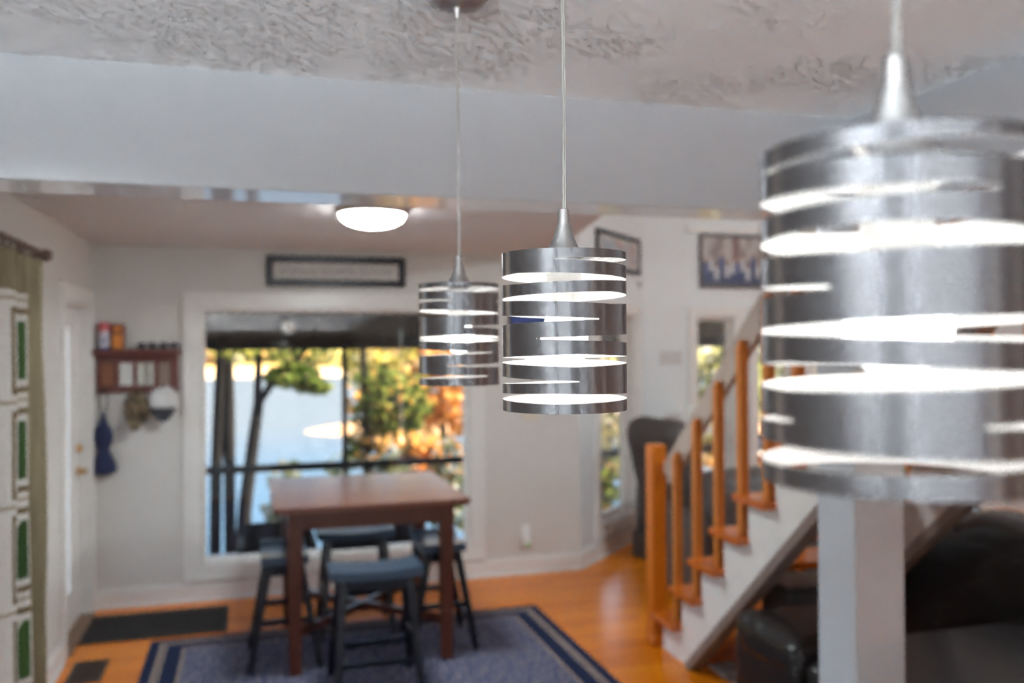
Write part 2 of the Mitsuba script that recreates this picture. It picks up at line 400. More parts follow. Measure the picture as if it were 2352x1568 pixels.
# baseboards
def baseboard(n, W, a, b, h=0.13, label=None):
    prof = cat_(W.solid(sbox(a, 0, b, h - 0.02), -0.016, 0), W.solid(sbox(a, h - 0.02, b, h), -0.010, 0), W.solid(sbox(a, 0, b, 0.018), -0.027, -0.016))
    obj(f'baseboard_{n}', prof, M_TRIM, label=label, kind='structure')
baseboard('front', WW, 0.0, WW.L + 0.006, label='white baseboard under the big window')
baseboard('angled', WA, 0.0, WA.L, label='white baseboard of the angled wall')
baseboard('living', W3, 0.0, W3.L, label='white baseboard of the living room wall')
baseboard('left', WLft, 4.35 - YB, 5.365 - YB, label='white baseboard between curtain and door')
# ledge trim high on the living wall
obj('trim_1', W3.solid(sbox(0.45, 2.80, W3.L, 2.86), -0.03, 0), M_TRIM, label='white ledge high on the living room wall', kind='structure')

# ------------------------------------------------------------------ pendant lamps
R_, H_ = 0.0775, 0.194
SL = [  # height above lower rim, first and last angle (degrees), greatest width
    (0.1812, -8, 272, 0.0125), (0.1600, -184, 96, 0.0135), (0.1365, -95, 185, 0.0150), (0.1110, -246, 32, 0.0150),
    (0.0883, -25, 258, 0.0135), (0.0622, -137, 159, 0.0155), (0.0378, -271, 13, 0.0130), (0.0176, -167, 150, 0.0130)]
def shade_parts():
    sheet = sbox(-180, 0, 180, H_)
    cuts = []
    for zc, a0, a1, w in SL:
        mid = (a0 + a1) / 2
        e = 0.0008
        P = [(a0, zc - e), (a0, zc + e), (mid, zc + w / 2), (a1, zc + e), (a1, zc - e), (mid, zc - w / 2)]
        for k in (-360, 0, 360):
            cuts.append(Polygon([(x + k, z) for x, z in P]))
    sheet = sheet.difference(unary_union(cuts))
    N = 180
    V, F = [], []
    for i in range(N):
        s0, s1 = -180 + 360 * i / N, -180 + 360 * (i + 1) / N
        g = sheet.intersection(sbox(s0, -1, s1, 1))
        for q in getattr(g, 'geoms', [g]):
            if q.geom_type != 'Polygon' or q.area < 1e-9:
                continue
            v, f = triangulate_polygon(q, engine='earcut')
            F.append(f + sum(map(len, V)))
            V.append(v)
    V, F = np.vstack(V), np.vstack(F)
    key = np.round(np.stack([V[:, 0] * 1e3, V[:, 1] * 1e7], 1)).astype(np.int64)
    _, first, inv = np.unique(key, axis=0, return_index=True, return_inverse=True)
    V, F = V[first], np.asarray(inv).ravel()[F]
    F = F[(F[:, 0] != F[:, 1]) & (F[:, 1] != F[:, 2]) & (F[:, 0] != F[:, 2])]
    th = np.radians(V[:, 0])
    def at(r):
        return np.stack([r * np.cos(th), r * np.sin(th), V[:, 1]], 1)
    def ccw(v, f, s):
        n = np.cross(v[f[:, 1]] - v[f[:, 0]], v[f[:, 2]] - v[f[:, 0]])
        c = v[f].mean(1); c[:, 2] = 0
        bad = (n * c).sum(1) * s < 0
        f = f.copy(); f[bad] = f[bad][:, ::-1]
        return f
    vo, vi = at(R_), at(R_ - 0.0013)
    fo, fi = ccw(vo, F, 1), ccw(vi, F, -1)
    uv = np.stack([V[:, 0] / 360 + 0.5, V[:, 1] / H_], 1)
    e = np.sort(np.vstack([F[:, [0, 1]], F[:, [1, 2]], F[:, [2, 0]]]), axis=1)
    ee, cnt = np.unique(e, axis=0, return_counts=True)
    ee = ee[cnt == 1]
    ee = ee[~(np.abs(np.abs(V[ee].mean(1)[:, 0]) - 180) < 1e-6)]
    n = len(V)
    rimv = np.vstack([vo, vi])
    rim = np.vstack([np.stack([ee[:, 0], ee[:, 1], ee[:, 1] + n], 1), np.stack([ee[:, 0], ee[:, 1] + n, ee[:, 0] + n], 1)])
    return (vo, fo, uv), (vi, fi), (rimv, rim)
SH = shade_parts()
def rotz(v, deg):
    c, s = math.cos(math.radians(deg)), math.sin(math.radians(deg))
    return np.stack([v[:, 0] * c - v[:, 1] * s, v[:, 0] * s + v[:, 1] * c, v[:, 2]], 1)
def TM(v, f):
    return trimesh.Trimesh(v, f, process=False)
M_CORD = pbr('mat_clear_cord', (0.36, 0.35, 0.33), 0.25)
def pendant(x, y, zb, rot, label):
    k = thing('pendant_lamp', label, 'pendant lamp', 'pendant lamps hanging in a row from the kitchen ceiling')
    o = np.array([x, y, zb])
    (vo, fo, uv), (vi, fi), (rv, rf) = SH
    sh = obj('shade', TM(rotz(vo, rot) + o, fo), M_ALU, k, smooth=True, uv=uv, label='slotted brushed metal cylinder')
    obj('lining', TM(rotz(vi, rot) + o, fi), M_LINING, sh, smooth=True, label='white inside of the shade')
    obj('cut_edge', TM(rotz(rv, rot) + o, rf), M_LINING, sh)
    top = zb + H_
    # domed cap with its neck on the top plate
    bell = [(0, 0.052), (0.0048, 0.052), (0.0066, 0.050), (0.0078, 0.034), (0.0092, 0.031), (0.0108, 0.024), (0.0138, 0.014), (0.0182, 0.004), (0.0232, -0.004), (0.0260, -0.008), (0.0245, -0.0095), (0, -0.0095)]
    obj('neck_cap', lathe(bell[::-1], x, y, top + 0.005), M_NICKEL, k, smooth=40)
    # ring and arms that carry the shade
    ring = trimesh.creation.torus(0.034, 0.0026, 40, 8); ring.apply_translation((x, y, top - 0.014))
    arms = [tube([(x + 0.034 * math.cos(t), y + 0.034 * math.sin(t), top - 0.014), (x + (R_ - 0.001) * math.cos(t), y + (R_ - 0.001) * math.sin(t), top - 0.006)], 0.0022, 8) for t in np.radians([rot + 40, rot + 160, rot + 280])]
    hub = lathe([(0, -0.004), (0.034, -0.003), (0.034, 0.001), (0, 0.001)], x, y, top - 0.014, 32)
    obj('spider', cat_(ring, hub, *arms), M_LINING, k, smooth=40)
    sock = [(0, -0.058), (0.0195, -0.058), (0.0205, -0.056), (0.0205, -0.034), (0.0225, -0.033), (0.0225, -0.018), (0.019, -0.014), (0.019, 0.0), (0, 0.0)]
    sk_ = obj('socket', lathe(sock, x, y, top - 0.006), M_WHITEP, k, smooth=30)
    t = np.linspace(0, 1, 22)
    prof = [(0.0, -0.132)] + [(0.0300 * math.sin(a), -0.102 - 0.0300 * math.cos(a)) for a in np.linspace(0.15, 1.75, 14)] + [(0.0245, -0.080), (0.0200, -0.068), (0.0192, -0.0605), (0, -0.0605)]
    kb = key_for('bulb', sk_)
    scene[kb] = {**mikit.ply(lathe(prof, x, y, top - 0.002, 28), None, smooth=True), **emitter(BULB_L)}
    tag(kb, 'glowing white bulb')
    zc = top + 0.055
    zz = np.linspace(zc, CE - 0.043, 26)
    w = 0.0011 * np.sin(np.linspace(0, 5 + rot % 3, 26)) * np.sin(np.linspace(0, math.pi, 26))
    p = np.stack([x + w, y + w * 0.6, zz], 1)
    q = p + np.array([0.0021, -0.0009, 0])
    obj('cord', cat_(tube(p, 0.00185, 8), tube(q, 0.00145, 8)), M_CORD, k, smooth=40)
    can = [(0.0, -0.050), (0.0052, -0.050), (0.0058, -0.048), (0.0085, -0.030), (0.013, -0.0275), (0.034, -0.0255), (0.052, -0.019), (0.060, -0.010), (0.0625, -0.001), (0.0625, 0.0), (0, 0.0)]
    obj('canopy', lathe(can, x, y, CE, 56), M_NICKEL, k, smooth=35)
    return k
pendant(0.375, 1.036, EYE[2] - 0.082, -109.9, 'sharp slotted metal pendant lamp, middle one of the row')
pendant(0.387, 1.669, EYE[2] - 0.0775, -209.0, 'slotted metal pendant lamp hanging farthest away, before the big window')
pendant(0.366, 0.434, EYE[2] - 0.0815, -187.1, 'large blurred slotted metal pendant lamp nearest the viewer at right')

# dark kitchen wall cabinets behind the viewer, with light strips on top that wash the ceiling
M_CAB = pbr('mat_kitchen_cabinet', (0.075, 0.040, 0.026), 0.4, spec=0.3)
def wall_cabinet(x0, x1, y0, y1, face, label, gain=1.0):
    k = thing('wall_cabinet', label, 'cabinet', 'dark wall cabinets of the kitchen')
    obj('body', cbox(x0, x1, y0, y1, 1.30, 1.98, .004), M_CAB, k)
    n = max(1, round(max(x1 - x0, y1 - y0) / .42))
    for i in range(n):
        if face == '+x':
            L = (y1 - y0) / n
            obj('door', cbox(x1 + .0005, x1 + .02, y0 + L * i + .006, y0 + L * (i + 1) - .006, 1.31, 1.97, .005), M_CAB, k)
        else:
            L = (x1 - x0) / n
            obj('door', cbox(x0 + L * i + .006, x0 + L * (i + 1) - .006, y1 + .0005, y1 + .02, 1.31, 1.97, .005), M_CAB, k)
    if face == '+x':
        q = [(x0 + .10, y0 + .05), (x0 + .17, y0 + .05), (x0 + .17, y1 - .05), (x0 + .10, y1 - .05)]
    else:
        q = [(x0 + .05, y0 + .10), (x1 - .05, y0 + .10), (x1 - .05, y0 + .17), (x0 + .05, y0 + .17)]
    kb = key_for('light_strip', k)
    scene[kb] = {**mikit.ply(TM([[a, b, 1.988] for a, b in q], [[0, 1, 2], [0, 2, 3]]), None), **emitter([c * gain for c in KITCHEN_L])}
wall_cabinet(XL + .001, XL + .33, -0.85, 0.35, '+x', 'dark wall cabinet on the left kitchen wall', 0.8)
wall_cabinet(XL + .001, XL + .33, -2.55, -1.62, '+x', 'dark wall cabinet in the corner of the kitchen')
wall_cabinet(XL + .40, 1.70, YB + .001, YB + .33, '+y', 'dark wall cabinet on the kitchen back wall')
# living room chandelier: three globes under the vault
k = thing('chandelier', 'three globe chandelier of the living room', 'chandelier')
cx, cy, cz = 5.0, 2.9, 3.15
obj('stem', cat_(tube([(cx, cy, 4.099), (cx, cy, cz)], .012, 12), lathe([(0, -.03), (.06, -.025), (.07, 0), (0, 0)], cx, cy, 4.1, 28)), M_NICKEL, k, smooth=35)
for i in range(3):
    t = 2.1 * i + .4
    gx_, gy_ = cx + .34 * math.cos(t), cy + .34 * math.sin(t)
    obj('arm', tube([(cx, cy, cz + .02), ((cx + gx_) / 2, (cy + gy_) / 2, cz - .05), (gx_, gy_, cz + .02), (gx_, gy_, cz - .02)], .008, 10), M_NICKEL, k, smooth=40)
    kb = key_for('globe', k)
    scene[kb] = {**mikit.ply(uv_sphere(.14, count=[12, 18]).apply_translation((gx_, gy_, cz - .155)), None, smooth=True), **emitter(LIVING_L)}

# dining ceiling light
x, y = 0.586, 4.44
k = thing('ceiling_light', 'round lit flush ceiling light over the pub table', 'ceiling light')
obj('base', lathe([(0, 0), (0.165, 0), (0.172, -0.004), (0.176, -0.012), (0.176, -0.022), (0.171, -0.029), (0, -0.029)], x, y, CE, 64), pbr('mat_cream_metal', (0.62, 0.56, 0.46), 0.4), k, smooth=35)
g = [(0.0, -0.098)] + [(0.162 * math.sin(a) , -0.034 - 0.064 * math.cos(a)) for a in np.linspace(0.08, math.pi / 2, 16)] + [(0.164, -0.0295), (0, -0.0295)]
kb = key_for('diffuser', k)
scene[kb] = {**mikit.ply(lathe(g, x, y, CE, 48), None, smooth=50), **emitter(FLUSH_L)}
tag(kb, 'glowing white glass bowl')
for a in (0.3, 2.4, 4.5):
    obj('clip', trimesh.creation.icosphere(2, 0.009).apply_translation((x + 0.168 * math.cos(a), y + 0.168 * math.sin(a), CE - 0.036)), M_NICKEL, k, smooth=True)

# ------------------------------------------------------------------ staircase (rises towards the viewer)
RISE, RUN, XS0, XS1, YS = 0.2075, 0.2285, 2.20, 3.10, 4.38
NST = 13
st = thing('staircase', 'oak staircase with white stringers and square balusters', 'staircase')
for k in range(1, NST + 1):
    yk = YS - RUN * (k - 1)
    obj('tread', cbox(XS0, XS1, yk, yk + 0.28, RISE * k - 0.038, RISE * k, 0.007), M_STAIRW, st)
def stringer(x0, x1):
    top = [(YS + 0.245, 0.0)]
    for k in range(1, NST + 1):
        yk = YS - RUN * (k - 1)
        top += [(yk + 0.235, RISE * (k - 1) - (0.038 if k > 1 else 0)), (yk + 0.235, RISE * k - 0.038)]
    yl = YS - RUN * (NST - 1)
    top += [(yl + 0.01, RISE * NST - 0.038)]
    s = RISE / RUN
    y0 = YS - 0.085
    P = Polygon(top[1:] + [(yl + 0.01, s * (y0 - yl)), (y0, 0.0)]).buffer(0)
    m = extrude_polygon(P, x1 - x0, engine='earcut')
    M = np.eye(4); M[:3, 0], M[:3, 1], M[:3, 2], M[:3, 3] = [0, 1, 0], [0, 0, 1], [1, 0, 0], [x0, 0, 0]
    m.apply_transform(M)
    return fix(m), y0, yl, s
for x0, x1 in ((2.265, 2.305), (XS1 - 0.10, XS1 - 0.06)):
    m, y0, yl, s = stringer(x0, x1)
    obj('stringer', m, M_TRIM, st, label='white sawtooth stringer')
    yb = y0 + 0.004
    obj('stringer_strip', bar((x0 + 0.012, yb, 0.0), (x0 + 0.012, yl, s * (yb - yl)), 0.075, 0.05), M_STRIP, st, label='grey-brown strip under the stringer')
for xb in (2.255, XS1 - 0.052):
    for k in range(1, NST + 1):
        yb = YS + 0.052 - RUN * (k - 1) + 0.022
        z0, z1 = RISE * k, RISE * k + 0.94
        m = cbox(xb, xb + 0.044, yb - 0.022, yb + 0.022, z0, z1 - 0.03, 0.003)
        cap = trimesh.convex.convex_hull(np.array([[xx, yy, z1 - 0.031] for xx in (xb + .003, xb + 0.041) for yy in (yb - 0.019, yb + 0.019)] + [[xx, yb - 0.004 + dy, z1] for xx in (xb + .008, xb + 0.036) for dy in (-0.012, 0.004)]))
        obj('baluster', cat_(m, cap), M_BALU, st)
    zr = lambda yy: RISE / RUN * (YS + 0.074 - yy) + RISE + 0.957
    ya, yc = YS + 0.27, YS + 0.074 - RUN * (NST - 1)
    xr = xb + 0.062
    obj('handrail', bar((xr, ya, zr(ya)), (xr, yc, zr(yc)), 0.035, 0.137, c=0.006), M_RAIL, st, label='broad brown handrail')
    obj('newel_post', cat_(cbox(xb - 0.03, xb + 0.062, YS + 0.285, YS + 0.377, 0, 1.165, 0.006), cbox(xb - 0.042, xb + 0.074, YS + 0.273, YS + 0.389, 0, 0.055, 0.012)), M_STAIRV, st, label='thick orange newel post')

# ------------------------------------------------------------------ pub table and stools
tb = thing('pub_table', 'square dark red mahogany pub table with crossed stretchers', 'table')
tx0, tx1, ty0, ty1, tz = 0.10, 1.155, 4.69, 5.81, 0.912
r = 0.035
tp = sbox(tx0 + r, ty0 + r, tx1 - r, ty1 - r).buffer(r, 6)
m1 = extrude_polygon(tp, 0.018, engine='earcut'); m1.apply_translation((0, 0, tz - 0.024))
m2 = extrude_polygon(tp.buffer(-0.006), 0.006, engine='earcut'); m2.apply_translation((0, 0, tz - 0.006))
m3 = extrude_polygon(tp.buffer(-0.012), 0.012, engine='earcut'); m3.apply_translation((0, 0, tz - 0.036))
obj('tabletop', cat_(m1, m2, m3), M_TABLE, tb)
lx, ly = (0.215, 1.035), (4.815, 5.69)
apron = cat_(*[box(lx[0] + .03, lx[1] - .03, yy - 0.012, yy + 0.012, tz - 0.135, tz - 0.036) for yy in (ly[0] - 0.02, ly[1] + 0.02)],
             *[box(xx - 0.012, xx + 0.012, ly[0] + .03, ly[1] - .03, tz - 0.135, tz - 0.036) for xx in (lx[0] - 0.02, lx[1] + 0.02)])
obj('apron', apron, M_TABLEV, tb)
for a in lx:
    for b in ly:
        obj('leg', trimesh.convex.convex_hull(np.vstack([np.array(cbox(a - .039, a + .039, b - .039, b + .039, tz - 0.16, tz - 0.036, .004).vertices), np.array(cbox(a - .031, a + .031, b - .031, b + .031, 0.0088, 0.03, .004).vertices)])), M_TABLEV, tb)
obj('stretcher', bar((lx[0], ly[0], 0.225), (lx[1], ly[1], 0.225), 0.042, 0.042), M_TABLEV, tb)
obj('stretcher', bar((lx[0], ly[1], 0.225), (lx[1], ly[0], 0.225), 0.042, 0.042), M_TABLEV, tb)

def stool(x, y, rot, label):
    k = thing('saddle_stool', label, 'stool', 'black saddle stools around the pub table')
    M = trimesh.transformations.rotation_matrix(math.radians(rot), (0, 0, 1)); M[0, 3], M[1, 3], M[2, 3] = x, y, 0.0088
    def put(name, m, mat=None, **kw):
        m = m.copy(); m.apply_transform(M)
        return obj(name, m, mat or M_BLACKW, k, **kw)
    L, W = 0.235, 0.125
    xs = np.linspace(-L, L, 17)
    up = [(a, 0.600 + 0.018 * (a / L) ** 2 - (0.004 if abs(a) > L - .01 else 0)) for a in xs]
    lo = [(a, 0.560 + 0.010 * (a / L) ** 2) for a in xs[::-1]]
    m = extrude_polygon(Polygon(up + lo), 2 * W, engine='earcut')
    R = np.eye(4); R[:3, 0], R[:3, 1], R[:3, 2], R[:3, 3] = [1, 0, 0], [0, 0, 1], [0, -1, 0], [0, W, 0]
    m.apply_transform(R)
    put('seat', fix(m), M_SEAT, smooth=25, label='dark blue curved seat')
    top = lambda sx, sy: np.array([sx * 0.168, sy * 0.082, 0.568])
    foot = lambda sx, sy: np.array([sx * 0.212, sy * 0.185, 0.0])
    at = lambda sx, sy, z: foot(sx, sy) + (top(sx, sy) - foot(sx, sy)) * z / 0.568
    for sx in (-1, 1):
        for sy in (-1, 1):
            a, b = foot(sx, sy), top(sx, sy)
            s = lambda c, h: np.array([[c[0] + i * h, c[1] + j * h, c[2]] for i in (-1, 1) for j in (-1, 1)])
            put('leg', trimesh.convex.convex_hull(np.vstack([s(a, 0.017), s(b, 0.0195)])))
    put('apron', cat_(bar(at(-1, -1, .53), at(1, -1, .53), 0.018, 0.055), bar(at(-1, 1, .53), at(1, 1, .53), 0.018, 0.055), bar(at(-1, -1, .53), at(-1, 1, .53), 0.018, 0.055), bar(at(1, -1, .53), at(1, 1, .53), 0.018, 0.055)))
    for sy in (-1, 1):
        put('stretcher', bar(at(-1, sy, 0.155), at(1, sy, 0.155), 0.020, 0.032))
    for sx in (-1, 1):
        put('stretcher', bar(at(sx, -1, 0.255), at(sx, 1, 0.255), 0.020, 0.032))
stool(0.605, 4.575, 0, 'black saddle stool at the near side of the pub table, front-most')
stool(0.610, 5.53, 0, 'black saddle stool at the far side of the table, next to the window')
stool(0.168, 5.11, 90, 'black saddle stool at the left side of the table')
stool(1.05, 5.13, 89, 'black saddle stool at the right side of the table')

# ------------------------------------------------------------------ rug, mat, vent
RX0, RX1, RY0, RY1 = -0.577, 1.815, 2.55, 5.62
def rug_fn(p, n, uv):
    d = dr.minimum(dr.minimum(p.x - RX0, RX1 - p.x), dr.minimum(p.y - RY0, RY1 - p.y))
    v1, v2, r = voronoi(p.x * 34 + 0.6 * noise(p.x * 9, p.y * 9), p.y * 20)
    fleck = smoothstep(0.16, 0.34, v1)
    mid = mix((0.06, 0.07, 0.125), (0.27, 0.235, 0.24), (1 - fleck) * 0.95)
    navy, beige = mi.Color3f(0.012, 0.018, 0.045), mi.Color3f(0.24, 0.19, 0.165)
    c = dr.select(d < 0.055, navy, mid)
    c = dr.select((d >= 0.055) & (d < 0.080), beige, c)
    c = dr.select((d >= 0.080) & (d < 0.086), navy, c)
    c = dr.select((d >= 0.086) & (d < 0.100), beige, c)
    c = dr.select((d >= 0.100) & (d < 0.185), navy, c)
    c = dr.select((d >= 0.185) & (d < 0.205), beige, c)
    return c
rp = sbox(RX0 + .02, RY0 + .02, RX1 - .02, RY1 - .02).buffer(.02, 4)
m = extrude_polygon(rp, 0.008, engine='earcut'); m.apply_translation((0, 0, 0.0005))
obj('rug', m, pbr('mat_rug', proc(rug_fn), 0.9, spec=0.1), label='dark blue flecked rug with navy and beige border under the table', cat='rug')
m = extrude_polygon(sbox(-1.0, 5.69, -0.155, 6.24).buffer(0.0), 0.009, engine='earcut')
ribs = [box(-0.97, -0.185, yy, yy + 0.012, 0.009, 0.0125) for yy in np.arange(5.72, 6.21, 0.03)]
obj('door_mat', cat_(m, *ribs), M_MAT, label='black ribbed door mat before the glazed door', cat='door mat')
vt = thing('floor_vent', 'small dark floor vent beside the rug corner', 'floor vent')
obj('frame', cat_(box(-.945, -.93, 5.04, 5.38, 0, .006), box(-.785, -.77, 5.04, 5.38, 0, .006), box(-.93, -.785, 5.04, 5.055, 0, .006), box(-.93, -.785, 5.365, 5.38, 0, .006), box(-.93, -.785, 5.055, 5.365, 0, .001)), M_BRONZE, vt)
for i in range(12):
    yy = 5.062 + 0.0255 * i
    obj('slat', box(-.93, -.785, yy, yy + .013, 0.001, .005), M_BRONZE, vt)

# ------------------------------------------------------------------ things on the window wall
M_FRAME = pbr('mat_dark_frame', (0.008, 0.007, 0.011), 0.4, spec=0.25)
M_PAPER = pbr('mat_sign_paper', (0.56, 0.545, 0.51), 0.6)
sg = thing('framed_sign', 'long narrow black framed sign with pale script above the window', 'sign')
sx0, sx1, sz0, sz1 = 0.10 - XL, 1.085 - XL, 2.178, 2.392
obj('frame', cat_(WW.solid(ring_poly(sx0, sx1, sz0, sz1, 0.046), -0.024, -0.001), WW.solid(ring_poly(sx0 + .006, sx1 - .006, sz0 + .006, sz1 - .006, 0.012), -0.028, -0.024)), M_FRAME, sg)
bd = obj('board', WW.solid(sbox(sx0 + .044, sz0 + .044, sx1 - .044, sz1 - .044), -0.012, -0.002), M_PAPER, sg)
tm = meshkit.text_mesh('All because two people fell in love', 0.05, 0.0012)
bx = tm.bounds
sc = 0.80 / (bx[1, 0] - bx[0, 0])
V = np.array(tm.vertices) * [sc, 0.058 / (0.05), 1]
V[:, 0] += 0.32 * V[:, 1]
V = np.stack([V[:, 0] + 0.10 + 0.075, YW - 0.0122 - V[:, 2], V[:, 1] + 2.262], 1)
obj('lettering', TM(V, np.array(tm.faces)[:, ::-1]), pbr('mat_pale_ink', (0.30, 0.29, 0.285), 0.6), bd, label='pale grey slanted lettering')

hs = thing('hat_shelf', 'red mahogany wall shelf with four panes and hooks', 'shelf')
w0, w1 = -1.005 - XL, -0.475 - XL
obj('ledge', cat_(WW.place(cbox(w0 - .0, w1 + .01, -0.115, -0.001, 1.705, 1.735, .006)), WW.place(cbox(w0 + .01, w1 - .0, -0.10, -0.001, 1.690, 1.706, .005))), M_MAHOG, hs)
bk = sbox(w0 + .015, 1.445, w1 - .005, 1.69)
panes = [(0.055, 0.135), (0.168, 0.256), (0.280, 0.385), (0.413, 0.488)]
for a, b in panes:
    bk = bk.difference(sbox(a, 1.492, b, 1.648))
obj('rail', WW.solid(bk, -0.024, -0.001), M_MAHOG, hs)
pc = [(0.20, 0.075, 0.03), (0.62, 0.61, 0.57), (0.60, 0.60, 0.52), (0.20, 0.14, 0.11)]
for (a, b), c in zip(panes, pc):
    obj('pane', WW.solid(sbox(a - .004, 1.488, b + .004, 1.652), -0.012, -0.002), pbr(f'mat_shelf_pane_{int(a * 1000)}', c, 0.25), hs)
for b in (0.325, 0.350):
    obj('bar', WW.solid(sbox(b - .003, 1.492, b + .003, 1.648), -0.02, -0.012), M_BRONZE, hs)
hooks = [0.075, 0.20, 0.315, 0.445]
for h in hooks:
    q = [(h, -0.024, 1.475), (h, -0.045, 1.470), (h, -0.062, 1.455), (h, -0.070, 1.468), (h, -0.072, 1.482)]
    obj('hook', WW.place(tube(q, 0.0045, 8)), M_BRONZE, hs, smooth=40)

def canf(p, n, uv):
    z = p.z - 1.735
    red, white, blue = mi.Color3f(.45, .06, .07), mi.Color3f(.60, .58, .60), mi.Color3f(.08, .10, .28)
    c = dr.select(z > 0.125, red, white)
    c = dr.select((z > 0.085) & (z < 0.125) & (noise(p.x * 90, z * 60) > 0.5), mi.Color3f(.45, .35, .45), c)
    c = dr.select((z < 0.018) | ((z > .03) & (z < .085) & (noise(p.x * 70 + 4, z * 50) > 0.64)), blue, c)
    return c
obj('drink_can', lathe([(0, 0), (.031, 0), (.037, .008), (.038, .012), (.038, .165), (.033, .176), (.033, .18), (0, .176)], -0.935, YW - .06, 1.7355, 32), pbr('mat_can', proc(canf), 0.35), smooth=35, label='red, white and blue tall can on the hat shelf', cat='can')
bt = thing('bottle_box', 'brown-red carton with amber front on the hat shelf', 'box')
obj('carton', cbox(-0.890, -0.812, YW - .098, YW - .025, 1.7355, 1.905, .002), pbr('mat_carton', (0.16, 0.035, 0.02), 0.45), bt)
obj('label', cat_(box(-0.882, -0.820, YW - .0992, YW - .098, 1.745, 1.835), box(-0.874, -0.828, YW - .0992, YW - .098, 1.855, 1.892)), pbr('mat_amber', (0.50, 0.17, 0.02), 0.45), bt, label='amber label')
M_SUNG = pbr('mat_sunglass', (0.010, 0.010, 0.018), 0.15)
for i, cx in enumerate((-0.672, -0.535)):
    k = thing('sunglasses', ['pair of black sunglasses in the middle of the hat shelf', 'pair of black sunglasses at the right end of the hat shelf'][i], 'sunglasses', 'sunglasses on the hat shelf')
    for s in (-1, 1):
        l = uv_sphere(1.0, count=[12, 20]); l.apply_scale((.030, .010, .022)); l.apply_translation((cx + s * .033, YW - .095, 1.760))
        obj('lens', l, M_SUNG, k, smooth=True)
    obj('bridge', tube([(cx - .012, YW - .097, 1.766), (cx, YW - .1, 1.770), (cx + .012, YW - .097, 1.766)], .003, 6), M_SUNG, k)
    for s in (-1, 1):
        obj('temple', tube([(cx + s * .06, YW - .092, 1.766), (cx + s * .06, YW - .045, 1.764), (cx + s * .055, YW - .012, 1.745)], .003, 6), M_SUNG, k)

def cap(name, label, x, z, rw, rh, mat, mat_brim, tilt=0.0):
    k = thing(name, label, 'cap', None)
    m = icosphere(3, 1.0); v = np.array(m.vertices)
    v = v * [rw, 0.075, rh]
    v[:, 1] = np.where(v[:, 1] > 0, v[:, 1] * 0.12, v[:, 1])
    v[:, 2] += 0.004 * np.sin(v[:, 0] * 60)
    v += [x, YW - 0.038, z]
    obj('crown', TM(v, np.array(m.faces)), mat, k, smooth=True)
    n = 14
    a = np.linspace(-1, 1, n)
    P = []
    for d, o in ((0.0, 0.0), (0.0, 0.004)):
        for t in (0.0, 0.5, 1.0):
            P.append(np.stack([a * rw * (0.86 - 0.25 * t * np.abs(a) - .04 * t), -0.055 - 0.030 * (1 - a ** 2) - 0.016 * t - o, -rh * 0.42 - t * 0.085 * np.sqrt(np.maximum(1 - a ** 2 * 0.85, 0)) - 0.0 * a], 1))
    V = np.vstack(P) + [x, YW - 0.036, z]
    m = trimesh.convex.convex_hull(V)
    obj('brim', m, mat_brim, k, smooth=40)
    obj('button', icosphere(1, .006).apply_translation((x, YW - .054, z + rh - .003)), mat_brim, k, smooth=True)
    return k
def camo(p, n, uv):
    a = fbm(p.x * 45, p.z * 45, 2, 3)
    b = fbm(p.x * 60 + 7, p.z * 60, 5, 3)
    c = mix((0.085, 0.060, 0.032), (0.19, 0.135, 0.075), smoothstep(.42, .55, a))
    return dr.select(b > 0.58, mi.Color3f(0.025, 0.020, 0.012), c)
M_CAMO = pbr('mat_camo', proc(camo), 0.85)
M_CAPW = pbr('mat_cap_white', (0.62, 0.60, 0.58), 0.85)
M_NAVY = pbr('mat_navy_cloth', (0.014, 0.020, 0.06), 0.85)
M_DARKC = pbr('mat_dark_cloth', (0.022, 0.022, 0.028), 0.85)
cap('camo_cap', 'brown camouflage cap on the middle hook of the hat shelf', -0.745, 1.335, .074, .125, M_CAMO, M_CAMO)
cap('white_cap', 'white cap with dark brim on the right hook of the hat shelf', -0.570, 1.385, .097, .103, M_CAPW, M_DARKC)
bg = thing('navy_bag', 'navy cloth bag gathered in the middle, hanging beside the door', 'bag')
pr = [(0, 0.90), (.045, 0.903), (.072, 0.925), (.073, 0.96), (.055, 1.01), (.033, 1.06), (.032, 1.085), (.050, 1.12), (.062, 1.16), (.055, 1.20), (.030, 1.235), (.017, 1.27), (.012, 1.31), (0, 1.312)]
z = np.linspace(0.90, 1.312, 40)
rr = np.interp(z, [q[1] for q in pr[1:]], [q[0] for q in pr[1:]]); rr[0] = rr[-1] = 0.001
m = lathe(list(zip(rr, z)), 0, 0, 0, 40); v = np.array(m.vertices)
v[:, 1] *= 0.55
v[:, :2] *= (1 + 0.14 * np.sin(np.arctan2(v[:, 1], v[:, 0]) * 9 + v[:, 2] * 14))[:, None]
v += [-0.945, YW - .062, 0]
obj('pouch', TM(v, np.array(m.faces)), M_NAVY, bg, smooth=True)
t = np.linspace(0, math.pi * 2, 30)
obj('strap', tube(np.stack([-0.945 + .024 * np.sin(t), YW - .062 + 0.006 * np.cos(t), 1.388 - 0.085 * np.cos(t)], 1), .0055, 8), M_DARKC, bg, smooth=40)

